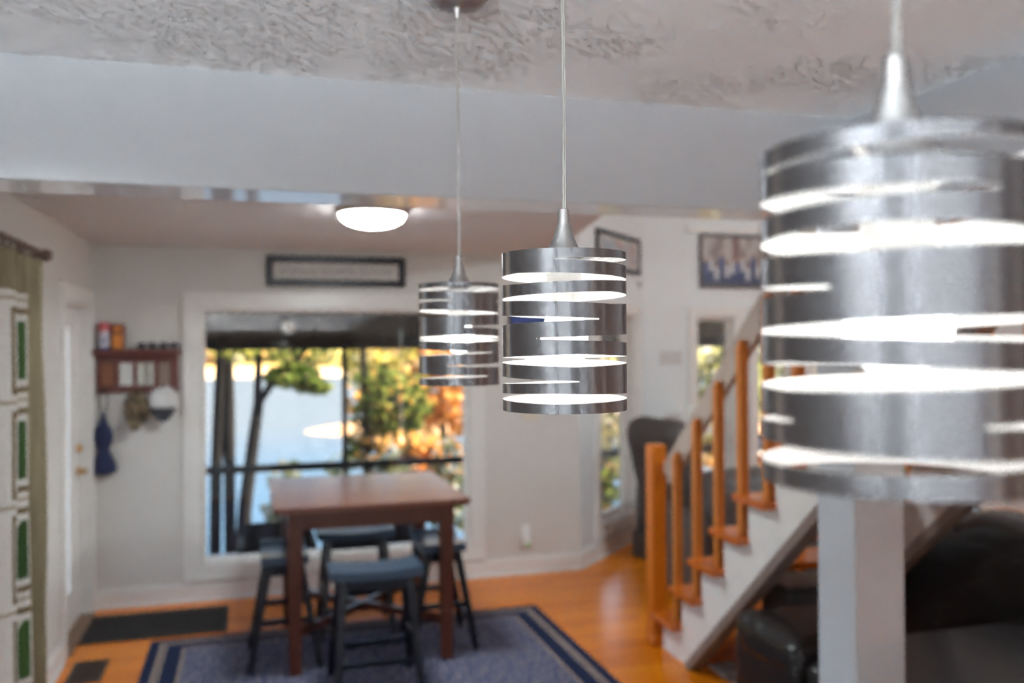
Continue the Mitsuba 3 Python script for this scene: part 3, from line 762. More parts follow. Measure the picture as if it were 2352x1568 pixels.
ot = thing('wall_outlet', 'white outlet plate low on the wall right of the window', 'outlet')
ou = 2.005 - XL
pt = obj('plate', WW.place(cbox(ou - .035, ou + .035, -.006, -.0005, .262, .377, .003)), M_WHITEP, ot)
obj('socket', WW.place(cat_(cbox(ou - .017, ou + .017, -.008, -.005, .334, .364, .002), cbox(ou - .017, ou + .017, -.008, -.005, .277, .307, .002))), M_WHITEP, pt)
nl = thing('night_light', 'white plug-in night light with green lamp in the outlet', 'night light')
obj('body', WW.place(cbox(ou - .03, ou + .03, -.045, -.0085, .215, .318, .008)), M_WHITEP, nl)
obj('lamp', icosphere(2, .014).apply_translation((2.010, YW - .045, .232)), pbr('mat_green_lamp', (0.10, 0.55, 0.12), 0.3), nl, smooth=True, label='small green lamp')
sw = thing('light_switch', 'cream double switch plate below the middle pendant lamp', 'light switch')
su = 2.045 - XL
pt = obj('plate', WW.place(cbox(su - .06, su + .06, -.006, -.0005, 1.175, 1.29, .003)), pbr('mat_cream_plate', (0.62, 0.56, 0.46), 0.4), sw)
for s in (-.023, .023):
    obj('toggle', WW.place(cbox(su + s - .006, su + s + .006, -.016, -.005, 1.222, 1.245, .002)), M_WHITEP, pt)
def bluepic(p, n, uv):
    return dr.select(p.z > 1.905 - 0.0 * p.x, mi.Color3f(.03, .06, .22), mix((.35, .22, .08), (.06, .05, .04), noise(p.x * 30, p.z * 40)))
bp = thing('blue_picture', 'small blue picture on the wall behind the middle pendant lamp', 'picture')
pu = 2.03 - XL
obj('frame', WW.solid(ring_poly(pu - .15, pu + .15, 1.79, 2.02, .016), -.02, -.001), M_FRAME, bp)
obj('print', WW.solid(sbox(pu - .136, 1.804, pu + .136, 2.006), -.010, -.002), pbr('mat_blue_print', proc(bluepic), 0.4), bp)

# pictures on the other walls
def mapf(p, n, uv):
    q = p.x * 0.7071 + p.y * 0.7071
    a = fbm(q * 9, p.z * 9, 3, 3)
    c = mix((0.42, 0.43, 0.42), (0.30, 0.33, 0.35), smoothstep(.45, .6, a))
    return dr.select(fbm(q * 16 + 5, p.z * 16, 8, 3) > .62, mi.Color3f(.42, .27, .25), c)
mp = thing('map_picture', 'black framed pale map on the angled wall', 'picture')
obj('frame', WA.solid(ring_poly(.33, 1.33, 2.375, 2.70, .038), -.025, -.001), M_FRAME, mp)
mo = obj('mount', WA.solid(sbox(.355, 2.40, 1.305, 2.675), -.012, -.002), M_PAPER, mp)
obj('print', WA.solid(sbox(.43, 2.435, 1.23, 2.64), -.0135, -.012), pbr('mat_map', proc(mapf), 0.5), mo)
gp = thing('group_photo', 'dark framed photograph of a uniformed group on the living room wall', 'picture')
g0, g1 = 4.05 - 3.47, 4.79 - 3.47
def photof(p, n, uv):
    u, z = (p.x - 4.07) / 0.70, (p.z - 2.30) / 0.46
    bg = dr.select((u > .48) & (u < .56), mi.Color3f(.20, .10, .09), mix((.40, .36, .33), (.22, .17, .15), smoothstep(.3, .7, noise(u * 14, z * 2, 3))))
    c = dr.select(z > .5, bg, mi.Color3f(.06, .065, .09))
    for i in range(12):
        cx, top = 0.07 + 0.08 * i, 0.52 + 0.13 * (i % 2) - 0.05 * ((i * 7) % 3)
        head = (dr.square((u - cx) / .026) + dr.square((z - top) / .05)) < 1
        body = (dr.abs(u - cx) < .035) & (z < top - .045) & (z > top - .30)
        leg = (dr.abs(u - cx) < .030) & (z <= top - .30) & (z > .06)
        c = dr.select(body, mi.Color3f(.46, .45, .46) if i % 3 else mi.Color3f(.05, .06, .16), c)
        c = dr.select(leg, mi.Color3f(.02, .03, .10), c)
        c = dr.select(head, mi.Color3f(.33, .20, .15), c)
    return c
obj('frame', W3.solid(ring_poly(g0, g1, 2.275, 2.785, .026), -.025, -.001), pbr('mat_brown_frame', (.07, .045, .04), .4), gp)
obj('print', W3.solid(sbox(g0 + .022, 2.297, g1 - .022, 2.763), -.012, -.002), pbr('mat_photo', proc(photof), 0.35), gp)
pl = thing('wall_plaque', 'pale framed plaque on the white wall left of the stair rail', 'plaque')
obj('frame', W3.solid(ring_poly(.17, .39, 1.555, 1.685, .012), -.014, -.001), pbr('mat_pale_frame', (.58, .54, .53), .5), pl)
obj('board', W3.solid(sbox(.18, 1.565, .38, 1.675), -.007, -.002), M_PAPER, pl)
obj('stripe', cat_(*[W3.solid(sbox(.20, zz, .36, zz + .012), -.0082, -.007) for zz in (1.59, 1.615, 1.64)]), pbr('mat_pale_stripe', (.50, .46, .45), .5), pl)

# ------------------------------------------------------------------ curtain on its rod
M_ROD = pbr('mat_rod', (0.075, 0.038, 0.025), 0.45)
rod = thing('curtain_rod', 'dark bronze curtain rod with round finial', 'curtain rod')
RXc, RZ = -0.935, 2.192
rd = obj('rod', tube([(RXc, 2.4, RZ), (RXc, 4.60, RZ)], .0115, 14), M_ROD, rod, smooth=40)
fin = uv_sphere(.030, count=[16, 22]); fin.apply_translation((RXc, 4.635, RZ))
obj('finial', cat_(fin, tube([(RXc, 4.585, RZ), (RXc, 4.612, RZ)], .019, 14)), M_ROD, rd, smooth=40)
obj('bracket', cat_(cbox(XL + .0005, XL + .012, 4.485, 4.515, RZ - .05, RZ + .03, .003), cbox(XL + .01, RXc, 4.492, 4.508, RZ - .022, RZ - .010, .003)), M_ROD, rod)
for i, yy in enumerate(np.arange(4.53, 3.8, -0.115)):
    tr = trimesh.creation.torus(.021, .0032, 20, 8); tr.apply_transform(trimesh.transformations.rotation_matrix(math.pi / 2, (1, 0, 0))); tr.apply_translation((RXc, yy, RZ - .010))
    obj('ring', tr, M_ROD, rod, smooth=40)
ys = np.linspace(3.80, 4.575, 90)
zs = np.linspace(0.015, 2.155, 40)
Y, Z = np.meshgrid(ys, zs)
amp = 0.030 + 0.014 * (1 - Z / 2.15)
X = -0.945 + amp * np.sin((Y - 4.575) * 2 * np.pi / 0.23 + 0.25 * np.sin(Z * 1.7)) + 0.006 * np.sin(Y * 23 + Z * 3)
Yd = Y + 0.035 * np.sin(Z * 0.9 + 0.6) * ((Y - 2.5) / 2.0)
front = np.stack([X + 0.0012, Yd, Z], -1).reshape(-1, 3)
nx, nz = len(ys), len(zs)
i, j = np.meshgrid(np.arange(nz - 1), np.arange(nx - 1), indexing='ij')
q = np.stack([i * nx + j, i * nx + j + 1, (i + 1) * nx + j + 1, (i + 1) * nx + j], -1).reshape(-1, 4)
f = np.vstack([q[:, [0, 1, 2]], q[:, [0, 2, 3]]])
back = front - [0.0024, 0, 0]
V = np.vstack([front, back]); F = np.vstack([f, f[:, ::-1] + len(front)])
cu = np.stack([np.concatenate([(Y - 2.5).ravel()] * 2), np.concatenate([Z.ravel()] * 2)], 1)
def curtf(p, n, uv):
    u, z = 2.075 - uv.x, uv.y            # u = distance from the hem at the edge
    weave = 0.85 + 0.3 * fbm(u * 140, z * 220, 0, 2)
    olive = mi.Color3f(.185, .155, .095) * (0.8 + 0.4 * fbm(u * 60, z * 7, 3, 2))
    white, brown = mi.Color3f(.60, .58, .54), mi.Color3f(.13, .095, .05)
    # stacked squares, .42 m apart, each with a dark leaf
    t = (z - 1.535) / 0.42
    row = dr.floor(t)
    zz = (t - row) * 0.42
    inside = (zz > .03) & (zz < .385) & (u > .42) & (u < .665)
    line = inside & ~((zz > .056) & (zz < .359) & (u < .648))
    leaf = (zz > .085) & (zz < .33) & (u > .43) & (u < .455 + .14 * (1 - (zz - .085) / .25))
    c = dr.select(line, brown, white)
    c = dr.select(leaf, mix((.014, .032, .014), (.05, .10, .03), cell_rand(row, 3)), c)
    c = dr.select((zz > .412) | (zz < .008), mi.Color3f(.33, .28, .21), c)
    c = dr.select((u < .42) | (z > 1.99), olive, c)
    return c * weave
obj('curtain', TM(V, F), pbr('mat_curtain', proc(curtf), 0.9, spec=0.1), smooth=True, uv=cu, label='olive and white patterned curtain with leaves at the left edge', cat='curtain')

# ------------------------------------------------------------------ leather seats
rc = thing('recliner', 'tall brown-grey leather recliner beside the angled window', 'recliner')
def rot_about(m, x, y, deg, tx=0, ty=0):
    M = trimesh.transformations.rotation_matrix(math.radians(deg), (0, 0, 1), (x, y, 0)); m = m.copy(); m.apply_transform(M); return m
def tilt(m, p, axis, deg):
    m = m.copy(); m.apply_transform(trimesh.transformations.rotation_matrix(math.radians(deg), axis, p)); return m
def recl(m):
    return rot_about(m, 3.35, 6.35, -72).apply_translation((0.10, 0.10, 0))
backm = tilt(soft(3.06, 3.62, 5.99, 6.22, 0.40, 1.16, 0.10, 0.012, seed=1), (3.35, 6.1, .4), (1, 0, 0), 14)
obj('back', recl(backm), M_BROWNL, rc, smooth=True)
head = tilt(soft(3.04, 3.64, 5.98, 6.26, 0.88, 1.18, 0.13, 0.012, seed=2), (3.35, 6.1, .4), (1, 0, 0), 14)
obj('head_cushion', recl(head), M_BROWNL, rc, smooth=True)
obj('seat', recl(soft(3.05, 3.65, 6.1, 6.72, 0.22, 0.48, 0.07, 0.01, seed=3)), M_BROWNL, rc, smooth=True)
for a in (2.90, 3.60):
    obj('arm', recl(soft(a, a + .19, 6.08, 6.74, 0.06, 0.62, 0.085, 0.01, seed=4)), M_BROWNL, rc, smooth=True)
obj('base', recl(cbox(2.98, 3.72, 6.0, 6.70, 0.0, 0.22, .01)), M_BROWNL, rc)

def sofa(name, label, x0, x1, y0, y1, h, back, mat, sd=0):
    """back: which side the backrest stands on (-x, or -y)"""
    k = thing(name, label, 'sofa')
    obj('base', soft(x0 + .02, x1 - .02, y0 + .02, y1 - .02, 0.03, 0.40, .03, 0, seed=sd), mat, k, smooth=True)
    if back == '-x':
        n = 2
        obj('back_panel', soft(x0, x0 + .16, y0, y1, 0.02, h - .10, .04, .004, seed=sd), mat, k, smooth=True)
        L = (y1 - y0) / n
        for i in range(n):
            obj('back_cushion', soft(x0 + .01, x0 + .36, y0 + L * i + .01, y0 + L * (i + 1) - .01, .40, h, .10, .02, seed=sd + i, crown=.015), mat, k, smooth=True)
            obj('seat_cushion', soft(x0 + .28, x1, y0 + L * i + .02, y0 + L * (i + 1) - .02, .33, .50, .07, .012, seed=sd + i), mat, k, smooth=True)
        for a in (y0 - .12, y1 - .06):
            obj('arm', soft(x0 + .06, x1 + .01, a, a + .18, .03, .63, .08, .01, seed=sd + 5), mat, k, smooth=True)
    else:
        n = 2
        obj('back_panel', soft(x0, x1, y0, y0 + .16, 0.02, h - .08, .04, .004, seed=sd), mat, k, smooth=True)
        L = (x1 - x0) / n
        for i in range(n):
            obj('back_cushion', soft(x0 + L * i + .01, x0 + L * (i + 1) - .01, y0 + .01, y0 + .36, .40, h, .10, .02, seed=sd + i, crown=.015), mat, k, smooth=True)
            obj('seat_cushion', soft(x0 + L * i + .02, x0 + L * (i + 1) - .02, y0 + .28, y1, .33, .50, .07, .012, seed=sd + i), mat, k, smooth=True)
        for a in (x0 - .12, x1 - .06):
            obj('arm', soft(a, a + .18, y0 + .06, y1 + .01, .03, .63, .08, .01, seed=sd + 5), mat, k, smooth=True)
    return k
sofa('black_sofa', 'black leather sofa behind the stairs, right of the column', 3.16, 4.06, 2.75, 4.15, 0.95, '-x', M_LEATHER, 11)
sofa('brown_loveseat', 'dark brown leather loveseat seen between the balusters', 2.86, 4.4, 5.02, 5.80, 0.90, '-y', M_BROWNL, 23)

om = thing('leather_ottoman', 'black leather ottoman with creased top under the stairs', 'ottoman')
obj('body', soft(2.095, 2.545, 3.075, 3.565, 0.0, 0.46, .035, .004, seed=31), M_LEATHER, om, smooth=True)
obj('cushion', soft(2.09, 2.55, 3.07, 3.57, 0.36, 0.545, .075, .022, seed=33, freq=7, crown=.02), M_LEATHER, om, smooth=True)
obj('front_cushion', soft(2.12, 2.55, 2.905, 3.075, 0.10, 0.485, .07, .02, seed=35), M_LEATHER, om, smooth=True)
sk = thing('black_speaker', 'black box speaker with grey top beneath the stair treads', 'speaker')
obj('cabinet', cbox(2.43, 2.70, 3.62, 3.86, 0.0, 0.575, .012), pbr('mat_speaker', (.008, .008, .008), .6), sk)
obj('top_plate', cbox(2.425, 2.705, 3.615, 3.865, 0.575, 0.60, .008), M_BLACKM, sk)
ct = thing('console_table', 'glossy black console table right of the column', 'table')
M_GLOSSB = pbr('mat_gloss_black', (0.011, 0.010, 0.010), 0.28, spec=0.3)
obj('top', cbox(2.10, 3.10, 1.75, 2.89, 0.575, 0.605, .004), M_GLOSSB, ct)
obj('apron', cbox(2.14, 3.06, 1.79, 2.85, 0.49, 0.575, .003), M_GLOSSB, ct)
for a in (2.15, 3.0):
    for b in (1.80, 2.79):
        obj('leg', cbox(a, a + .045, b, b + .045, 0, .49, .003), M_GLOSSB, ct)
def grug(p, n, uv):
    return mix((.20, .17, .15), (.46, .43, .40), smoothstep(.35, .65, fbm(p.x * 14, p.y * 14, 0, 3)))
def grugbox(a, b, c, d):
    return extrude_polygon(sbox(a, c, b, d), .010, engine='earcut').apply_translation((0, 0, .0005))
obj('grey_rug', grugbox(2.37, 2.93, 3.885, 4.30), pbr('mat_grey_rug', proc(grug), .95, spec=.1), label='pale mottled mat on the floor beneath the stairs', cat='rug')
obj('red_ball', icosphere(2, .022).apply_translation((2.40, 3.95, .0325)), pbr('mat_red', (.45, .02, .02), .4), smooth=True, label='tiny red ball on the floor beside the ottoman', cat='ball')
lp = thing('table_lamp', 'white shaded lamp on a small table behind the recliner', 'lamp')
obj('shade', lathe([(.075, .24), (.155, 0.0), (.158, 0.0), (.078, .24)], 3.84, 7.16, .955, 36), pbr('mat_lampshade', (.78, .76, .72), .8), lp, smooth=35)
obj('base', lathe([(0, 0), (.07, 0), (.072, .015), (.02, .04), (.045, .14), (.05, .22), (.02, .32), (.012, .42), (0, .42)], 3.84, 7.16, .6205, 28), M_BRONZE, lp, smooth=35)
ed = thing('end_table', 'small dark end table under the white shaded lamp', 'table')
obj('top', cbox(3.66, 4.02, 6.98, 7.34, .59, .62, .004), M_TABLE, ed)
for a in (3.68, 3.96):
    for b in (7.0, 7.28):
        obj('leg', cbox(a, a + .04, b, b + .04, 0, .59, .003), M_TABLEV, ed)

# ------------------------------------------------------------------ outside: porch
DZ = -0.5
def boards(p, n, uv):
    return mix((.30, .29, .28), (.42, .41, .39), fbm(p.x * 2, p.y * 40, 0, 2))
M_DECK = pbr('mat_deck', proc(boards), .6)
M_PROOF = pbr('mat_porch_roof', (0.008, 0.013, 0.015), .7, spec=.1)
M_PDARK = pbr('mat_porch_dark', (0.008, 0.011, 0.013), .6, spec=.15)
pd = thing('porch_floor', 'weathered grey porch boards outside the window', kind='structure')
n = 0
for i in range(24):
    y0 = 6.64 + i * 0.142
    xl = -3.4
    xr = 2.3 if y0 < 7.62 else 9.0
    obj('board', box(xl, xr, y0, y0 + .135, DZ - .03, DZ), M_DECK, pd)
obj('side_deck', box(-3.4, -1.19, 3.2, 6.635, DZ - .03, DZ), M_DECK, pd)
pr_ = thing('porch_roof', 'dark teal porch roof underside outside the windows', kind='structure')
y0, y1, za, zb = 6.60, 10.0, 2.42, 1.80
sl = (zb - za) / (y1 - y0)
for i in range(40):
    xa = -3.4 + i * 0.31
    ys_ = y0 if xa < 2.2 else (7.62 if xa > 3.2 else max(y0, xa + 4.25))
    c = [(xa, ys_), (xa + .30, ys_), (xa + .30, y1 + .1), (xa, y1 + .1)]
    P = [[a, b, za + sl * (b - y0) + d] for d in (0, .03) for a, b in c]
    obj('board', trimesh.convex.convex_hull(np.array(P)), M_PROOF, pr_)
obj('deck', trimesh.convex.convex_hull(np.array([[a, b, za + sl * (b - y0) + d] for d in (.032, .08) for a in (-3.4, 9.0) for b in (7.62, y1 + .2)])), M_PDARK, pr_)
obj('deck', trimesh.convex.convex_hull(np.array([[a, b, za + sl * (b - y0) + d] for d in (.032, .08) for a in (-3.4, 2.2) for b in (6.6, 7.62)])), M_PDARK, pr_)
obj('beam', box(-3.4, 9.0, y1 - .05, y1 + .05, zb - .09, zb + .03), M_PDARK, pr_)
ps = thing('porch_railing', 'black porch railing posts and rail outside the window', kind='structure')
for xx in (-3.38, -1.4, 1.0, 3.4, 5.8, 8.2):
    obj('post', box(xx - .030, xx + .030, y1 - .025, y1 + .025, DZ, zb - .09), M_PDARK, ps)
obj('rail', box(-3.4, 9.0, y1 - .035, y1 + .035, 0.375, 0.455), M_PDARK, ps)
k = thing('porch_light', 'white lantern under the porch roof', 'lantern')
obj('globe', lathe([(0, -.13), (.045, -.12), (.065, -.06), (.05, -.01), (0, -.01)], 0.35, 8.9, za + sl * 2.3, 24), M_WHITEP, k, smooth=35)
obj('base', lathe([(0, -.012), (.05, -.012), (.05, .01), (0, .01)], 0.35, 8.9, za + sl * 2.3, 24), M_BLACKM, k, smooth=35)
def porch_chair(x, y, label):
    k = thing('porch_chair', label, 'chair', 'dark chairs on the porch')
    m = soft(x - .27, x + .27, y - .05, y + .0, DZ + .36, DZ + .84, .024, .0, sub=3)
    obj('back', tilt(m, (x, y, DZ + .4), (1, 0, 0), 8), M_PDARK, k, smooth=True)
    obj('seat', soft(x - .27, x + .27, y, y + .5, DZ + .33, DZ + .43, .03, sub=3), M_PDARK, k, smooth=True)
    for s in (-1, 1):
        obj('arm', cbox(x + s * .29 - .025, x + s * .29 + .025, y - .02, y + .5, DZ + .58, DZ + .62, .008), M_PDARK, k)
        for b in (0.0, .46):
            obj('leg', cbox(x + s * .29 - .02, x + s * .29 + .02, y + b, y + b + .04, DZ, DZ + .58, .004), M_PDARK, k)
porch_chair(0.20, 7.45, 'dark porch chair seen through the window left of the table')
porch_chair(1.02, 7.45, 'dark porch chair seen through the window beneath the table')

# ------------------------------------------------------------------ outside: bank, lake, far shore
def gz(x, y):
    s = np.clip((y - 8.5) / (15 + np.clip(x - 1.5, 0, 40) * 0.8), 0, 1)
    return -0.8 - 6.0 * (s * s * (3 - 2 * s))
gx, gy = np.meshgrid(np.linspace(-60, 90, 76), np.linspace(-30, 62, 47))
hz = gz(gx, gy) + (meshkit.fbm(np.stack([gx * .3, gy * .3, gx * 0], -1), 3, 5) - .5) * 0.5 * (gy > 9)
V = np.stack([gx, gy, hz], -1).reshape(-1, 3)
nx, ny = 76, 47
i, j = np.meshgrid(np.arange(ny - 1), np.arange(nx - 1), indexing='ij')
q = np.stack([i * nx + j, i * nx + j + 1, (i + 1) * nx + j + 1, (i + 1) * nx + j], -1).reshape(-1, 4)
# no ground inside the house
c = V[q].mean(1)
q = q[~((c[:, 0] > -1.3) & (c[:, 0] < 7.6) & (c[:, 1] > -2.8) & (c[:, 1] < 7.5) & False)]
def groundf(p, n, uv):
    near = smoothstep(9.5, 8.2, p.y)
    return mix(mix((.16, .11, .06), (.30, .22, .12), fbm(p.x * 2, p.y * 2, 0, 4)), (.34, .345, .35), near)
obj('ground', TM(V, np.vstack([q[:, [0, 1, 2]], q[:, [0, 2, 3]]])), pbr('mat_ground', proc(groundf), .95, spec=.1), smooth=True, label='leaf covered bank sloping to the lake', kind='structure')
WZ = -6.05
def waves(p, n, uv):
    return fbm(p.x * 0.9, p.y * 1.6, 0, 3)
scene['mat_lake'] = {'type': 'twosided', 'bsdf': {'type': 'bumpmap', 'tex': proc(waves, .05), 'scale': .25, 'bsdf': {'type': 'diffuse', 'reflectance': proc(lambda p, n, uv: mix((.056, .112, .19), (.094, .126, .165), smoothstep(35, 95, p.y)))}}}
obj('lake', TM([[-500, 8, WZ], [700, 8, WZ], [700, 420, WZ], [-500, 420, WZ]], [[0, 1, 2], [0, 2, 3]]), 'mat_lake', label='pale blue lake beyond the trees', kind='structure')
# sandy point
t = np.linspace(0, 1, 40); s_ = np.linspace(-1, 1, 15)
TT, SS = np.meshgrid(t, s_, indexing='ij')
wd = 15.0 * np.sqrt(np.clip(TT * 1.02, 0, 1)) * (1 + .25 * np.sin(TT * 9))
V = np.stack([1.5 + 46 * TT, 80 + SS * wd + 3 * np.sin(TT * 5), WZ - .3 + 1.1 * (1 - SS ** 2) * np.minimum(TT * 3, 1) + 1.2 * TT], -1).reshape(-1, 3)
i, j = np.meshgrid(np.arange(39), np.arange(14), indexing='ij')
q = np.stack([i * 15 + j, i * 15 + j + 1, (i + 1) * 15 + j + 1, (i + 1) * 15 + j], -1).reshape(-1, 4)
obj('sand_point', TM(V, np.vstack([q[:, [0, 2, 1]], q[:, [0, 3, 2]]])), pbr('mat_sand', (.40, .24, .13), .9), smooth=True, label='sunlit sandy point reaching into the lake', kind='structure')
# far shore
gx, gy = np.meshgrid(np.linspace(-260, 480, 75), np.linspace(212, 460, 26))
hz = -7.5 + 3.0 * np.clip((gy - 212) / 18, 0, 1) + 55 * np.clip((gy - 228) / 230, 0, 1) ** 1.1 + 6 * (meshkit.fbm(np.stack([gx * .02, gy * .02, gx * 0], -1), 3, 9) - .5) * (gy > 226)
V = np.stack([gx, gy, hz], -1).reshape(-1, 3)
i, j = np.meshgrid(np.arange(25), np.arange(74), indexing='ij')
q = np.stack([i * 75 + j, i * 75 + j + 1, (i + 1) * 75 + j + 1, (i + 1) * 75 + j], -1).reshape(-1, 4)
def shoref(p, n, uv):
    return mix((.55, .42, .28), mix((.30, .20, .06), (.42, .30, .10), fbm(p.x * .1, p.y * .1, 0, 3)), smoothstep(226, 232, p.y))
obj('far_shore', TM(V, np.vstack([q[:, [0, 1, 2]], q[:, [0, 2, 3]]])), pbr('mat_shore', proc(shoref), .95, spec=.1), smooth=True, label='wooded far shore of the lake', kind='structure')
FARC = [('yellow', (.78, .68, .40)), ('orange', (.78, .54, .34)), ('rust', (.46, .26, .14)), ('green', (.13, .17, .06)), ('olive', (.34, .33, .13))]
for nme, c in FARC:
    pbr(f'mat_far_{nme}', proc((lambda c: lambda p, n, uv: mix([a * .55 for a in c], [min(a * 1.35, .9) for a in c], fbm(p.x * .6, p.y * .6, p.z * .6, 3)))(c)), .95, spec=.05)
def blob(r, seed):
    m = icosphere(3, 1.0); v = np.array(m.vertices)
    k = meshkit.fbm(v * 2.2 + seed * 7.1, 4, seed)
    v = v * (0.72 + 0.6 * k)[:, None] * np.array(r)
    return TM(v, np.array(m.faces))
BL = [blob((1, 1, 1.15), s) for s in range(5)]
def far_z(x, y):
    return -7.5 + 3.0 * min(max((y - 212) / 18, 0), 1) + 55 * min(max((y - 228) / 230, 0), 1) ** 1.1
SIDE = ['at the left of the window view', 'left of the porch post', 'right of the porch post', 'at the right of the window view', 'seen through the angled window', 'seen through the living room windows', 'far off to the right']
for row, (yy, x0, x1, stp) in enumerate([(236, -24, 165, 10.6), (256, -20, 165, 12.0), (278, -25, 170, 14.0)]):
    xx = x0
    while xx < x1:
        s = stp * random.uniform(.40, .47)
        ci = random.choice([0, 0, 1, 1, 2, 3, 3, 4, 4])
        b = BL[random.randrange(5)].copy(); b.apply_transform(trimesh.transformations.rotation_matrix(random.uniform(0, 6), (0, 0, 1))); b.apply_scale(s)
        y_ = yy + random.uniform(-2, 2)
        b.apply_translation((xx, y_, far_z(xx, y_) + s * .95))
        where = SIDE[int(np.searchsorted([0, 22, 36, 60, 85, 125], xx))]
        obj('shore_tree', b, f'mat_far_{FARC[ci][0]}', smooth=True, label=f'{FARC[ci][0]} far shore tree, {["front", "middle", "hindmost"][row]} row, {where}', cat='tree', group=f'{FARC[ci][0]} trees on the far shore')
        xx += stp * random.uniform(.95, 1.12)

# near trees: trunks and leaves
scene['mat_leaf'] = {'type': 'principledthin', 'base_color': {'type': 'mesh_attribute', 'name': 'vertex_color'}, 'roughness': .6, 'diff_trans': 1.0, 'spec_trans': 0.0}
def bark(p, n, uv):
    return mix((.004, .005, .007), (.012, .012, .013), fbm(p.x * 12, p.y * 12, p.z * 3, 3))
M_BARK = pbr('mat_bark', proc(bark), .9, spec=.1)
def leaves(center, radii, n, size, cols, seed, hollow=0.35):
    g = np.random.default_rng(seed)
    d = g.normal(size=(n * 3, 3)); d /= np.linalg.norm(d, axis=1, keepdims=True)
    rr = hollow + (1 - hollow) * g.random(n * 3) ** .6
    p = d * rr[:, None]
    keep = meshkit.fbm(p * 2.6 + seed, 3, seed) > .47
    p = p[keep][:n] * np.array(radii) + np.array(center)
    n = len(p)
    a = g.normal(size=(n, 3)); a /= np.linalg.norm(a, axis=1, keepdims=True)
    b = np.cross(a, g.normal(size=(n, 3))); b /= np.linalg.norm(b, axis=1, keepdims=True)
    s = size * g.uniform(.6, 1.3, n)[:, None]
    V = np.stack([p - a * s, p + b * s * .55, p + a * s, p - b * s * .55], 1).reshape(-1, 3)
    o = np.arange(n)[:, None] * 4
    F = np.vstack([o + [0, 1, 2], o + [0, 2, 3]])
    ci = np.clip(((meshkit.fbm(p * 1.1 + 3 * seed, 2, seed + 1) - .25) * 2 + g.normal(0, .18, n)), 0, .999)
    C = np.array(cols)[(ci * len(cols)).astype(int)] * g.uniform(.7, 1.25, n)[:, None]
    return TM(V, F), np.repeat(np.clip(C, 0, .95), 4, axis=0)
def tree(name, label, trunks, crowns, group=None):
    k = thing(name, label, 'tree', group)
    for path, r in trunks:
        obj('trunk', tube(path, r, 12), M_BARK, k, smooth=True)
    for (c, r, n, s, cols, sd) in crowns:
        m, col = leaves(c, r, n, s, cols, sd)
        obj('foliage', m, 'mat_leaf', k, color=col, kind='stuff')
    return k
YEL = [(.80, .66, .28), (.66, .54, .16), (.50, .46, .13), (.22, .24, .06), (.86, .76, .46)]
ORG = [(.72, .34, .09), (.80, .48, .18), (.46, .20, .05), (.84, .62, .34), (.16, .13, .04), (.66, .22, .06)]
GRN = [(.05, .085, .022), (.10, .15, .035), (.24, .28, .08), (.03, .055, .018), (.14, .19, .05)]
PCH = [(.80, .56, .32), (.10, .095, .035), (.84, .66, .44), (.48, .30, .10), (.06, .07, .025), (.70, .44, .18)]
MIXT = [(.05, .085, .025), (.10, .14, .04), (.34, .32, .08), (.70, .40, .12), (.07, .11, .03), (.24, .28, .07), (.62, .34, .10)]
PALE = [(.80, .78, .55), (.45, .45, .22), (.90, .88, .75), (.22, .24, .10), (.62, .60, .35), (.12, .14, .06)]
g0 = lambda x, y: float(gz(np.array(x), np.array(y))) - .2
tree('twin_trunk_tree', 'dark twin trunk tree outside the left side of the window',
     [([(-.57, 14.7, g0(-.5, 14.7)), (-.575, 14.7, -1.8), (-.55, 14.7, -.3), (-.50, 14.7, .7), (-.46, 14.7, 1.6), (-.44, 14.7, 3.2), (-.42, 14.7, 6)], [.12, .095, .088, .095, .09, .085, .08]),
      ([(-.335, 14.72, g0(-.5, 14.7)), (-.34, 14.72, -1.8), (-.345, 14.72, -.3), (-.355, 14.72, .6), (-.365, 14.72, 1.6), (-.32, 14.72, 3.2), (-.2, 14.72, 6)], [.12, .095, .088, .10, .09, .08, .07])],
     [((-.3, 14.9, 4.6), (2.2, 1.6, 1.6), 1500, .10, GRN + YEL[:2], 3)])
tree('forked_tree', 'slender forked green tree outside the middle of the window',
     [([(-.26, 13.5, g0(-.2, 13.5)), (-.20, 13.5, -2.2), (-.10, 13.55, -.6), (.02, 13.6, .35), (.10, 13.6, .95)], [.15, .115, .10, .09, .075]),
      ([(.08, 13.6, .85), (.09, 13.6, 1.3), (.12, 13.6, 1.9), (.1, 13.6, 2.8)], [.062, .055, .045, .03]),
      ([(.09, 13.6, .90), (.28, 13.6, 1.18), (.52, 13.6, 1.42), (.85, 13.6, 1.75)], [.062, .055, .045, .03])],
     [((.60, 13.7, 1.30), (.42, .4, .21), 520, .075, GRN, 14), ((.90, 13.7, 1.12), (.30, .3, .11), 260, .07, GRN, 15), ((.25, 13.7, 1.74), (1.05, .5, .26), 330, .08, GRN + YEL[2:], 16)])
tree('yellow_tree', 'bright yellow autumn tree right of the porch post', [([(3.1, 22, g0(3, 22)), (3.05, 22, 0), (3.1, 22, 2.4)], [.14, .09, .05]), ], [((3.25, 22, 1.9), (1.5, 1.2, 1.5), 2200, .12, YEL, 21)])
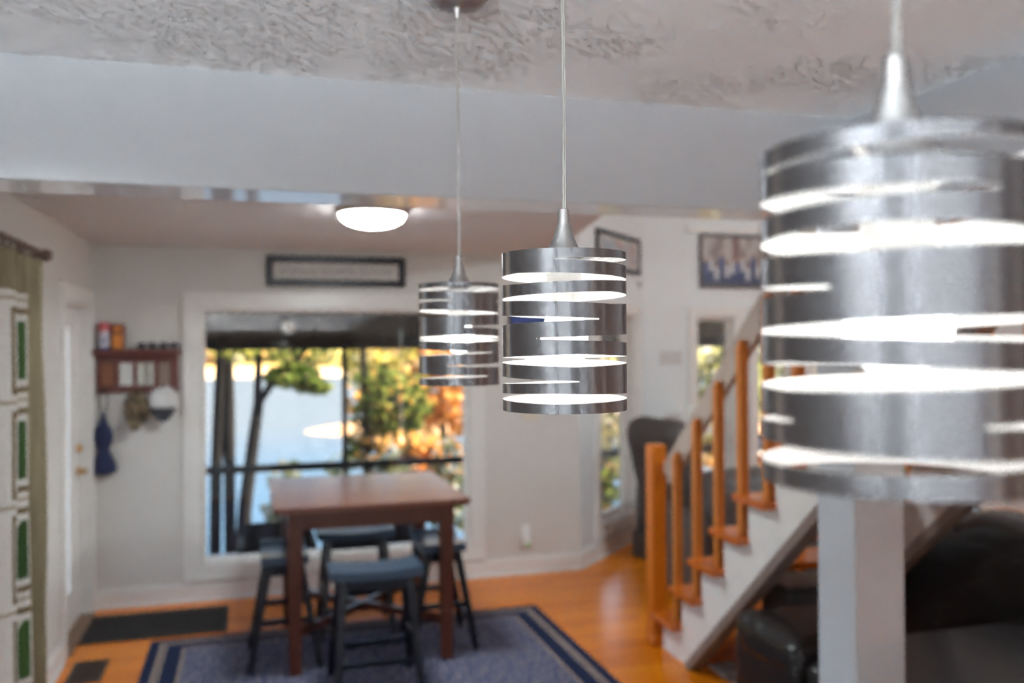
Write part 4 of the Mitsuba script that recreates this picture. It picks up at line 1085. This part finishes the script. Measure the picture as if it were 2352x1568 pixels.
tree('green_tree', 'green leafy tree in the right half of the window', [([(1.80, 14.2, g0(1.8, 14)), (1.78, 14.2, -.5), (1.72, 14.2, 1.5), (1.7, 14.2, 2.6)], [.10, .06, .05, .03])], [((2.15, 14.4, .80), (.75, .6, .62), 1300, .085, GRN + GRN + MIXT, 22), ((2.05, 14.4, .10), (.65, .5, .42), 800, .085, GRN + PCH, 25)])
tree('orange_tree', 'orange and red autumn tree at the right edge of the window', [([(3.50, 16.2, g0(3.5, 16.2)), (3.45, 16.2, -.5), (3.42, 16.2, 1.6)], [.12, .08, .04])], [((3.42, 16.2, .90), (.80, .6, .92), 1700, .09, ORG, 23)])
tree('peach_shrub', 'low peach coloured shrub at the right of the window', [([(2.5, 13.25, g0(2.5, 13.25)), (2.5, 13.25, -.7)], [.07, .04])], [((2.52, 13.25, -.10), (.86, .42, .55), 1700, .085, PCH + ORG[:2], 24)])
for i, (x, y, r, pal, w) in enumerate([(6.5, 15.6, 1.15, PALE, 'pale yellow tree outside the angled window'), (9.2, 16.6, 1.3, PALE + GRN[2:3], 'yellow-green tree outside the living room window behind the stair rail'), (12.1, 17.6, 1.4, PALE, 'pale golden tree outside the living room, right of the stairs'), (15.2, 18.8, 1.5, GRN + YEL, 'green and yellow tree far right outside the living room')]):
    tree('bank_tree', w, [([(x, y, g0(x, y)), (x, y, -1), (x + .1, y, 1.6)], [.14, .10, .05])], [((x, y, .9), (r, r * .8, r), 1900, .12, pal, 40 + i), ((x + .1, y - .3, -1.1), (r * .9, r * .6, .9), 900, .10, GRN + PCH, 60 + i)])
SHR = [(.05, .08, .05), (.09, .12, .06), (.35, .40, .42), (.12, .14, .07)]
for i, (x, y, r) in enumerate([(.45, 12.3, .34), (1.18, 12.3, .36), (1.92, 12.3, .36), (2.66, 12.3, .36)]):
    k = thing('bank_shrub', ['dark green shrub below the porch rail, leftmost', 'dark green shrub below the porch rail, behind the table', 'dark green shrub below the rail right of the porch post', 'dark green shrub below the porch rail, rightmost'][i], 'shrub', 'dark shrubs below the porch rail')
    m, col = leaves((x, y, -.55 + .08 * i), (r, .4, .75), 700, .07, SHR, 80 + i)
    obj('foliage', m, 'mat_leaf', k, color=col, kind='stuff')
    obj('stem', tube([(x, y, g0(x, y)), (x, y, -.6)], .04, 8), M_BARK, k)
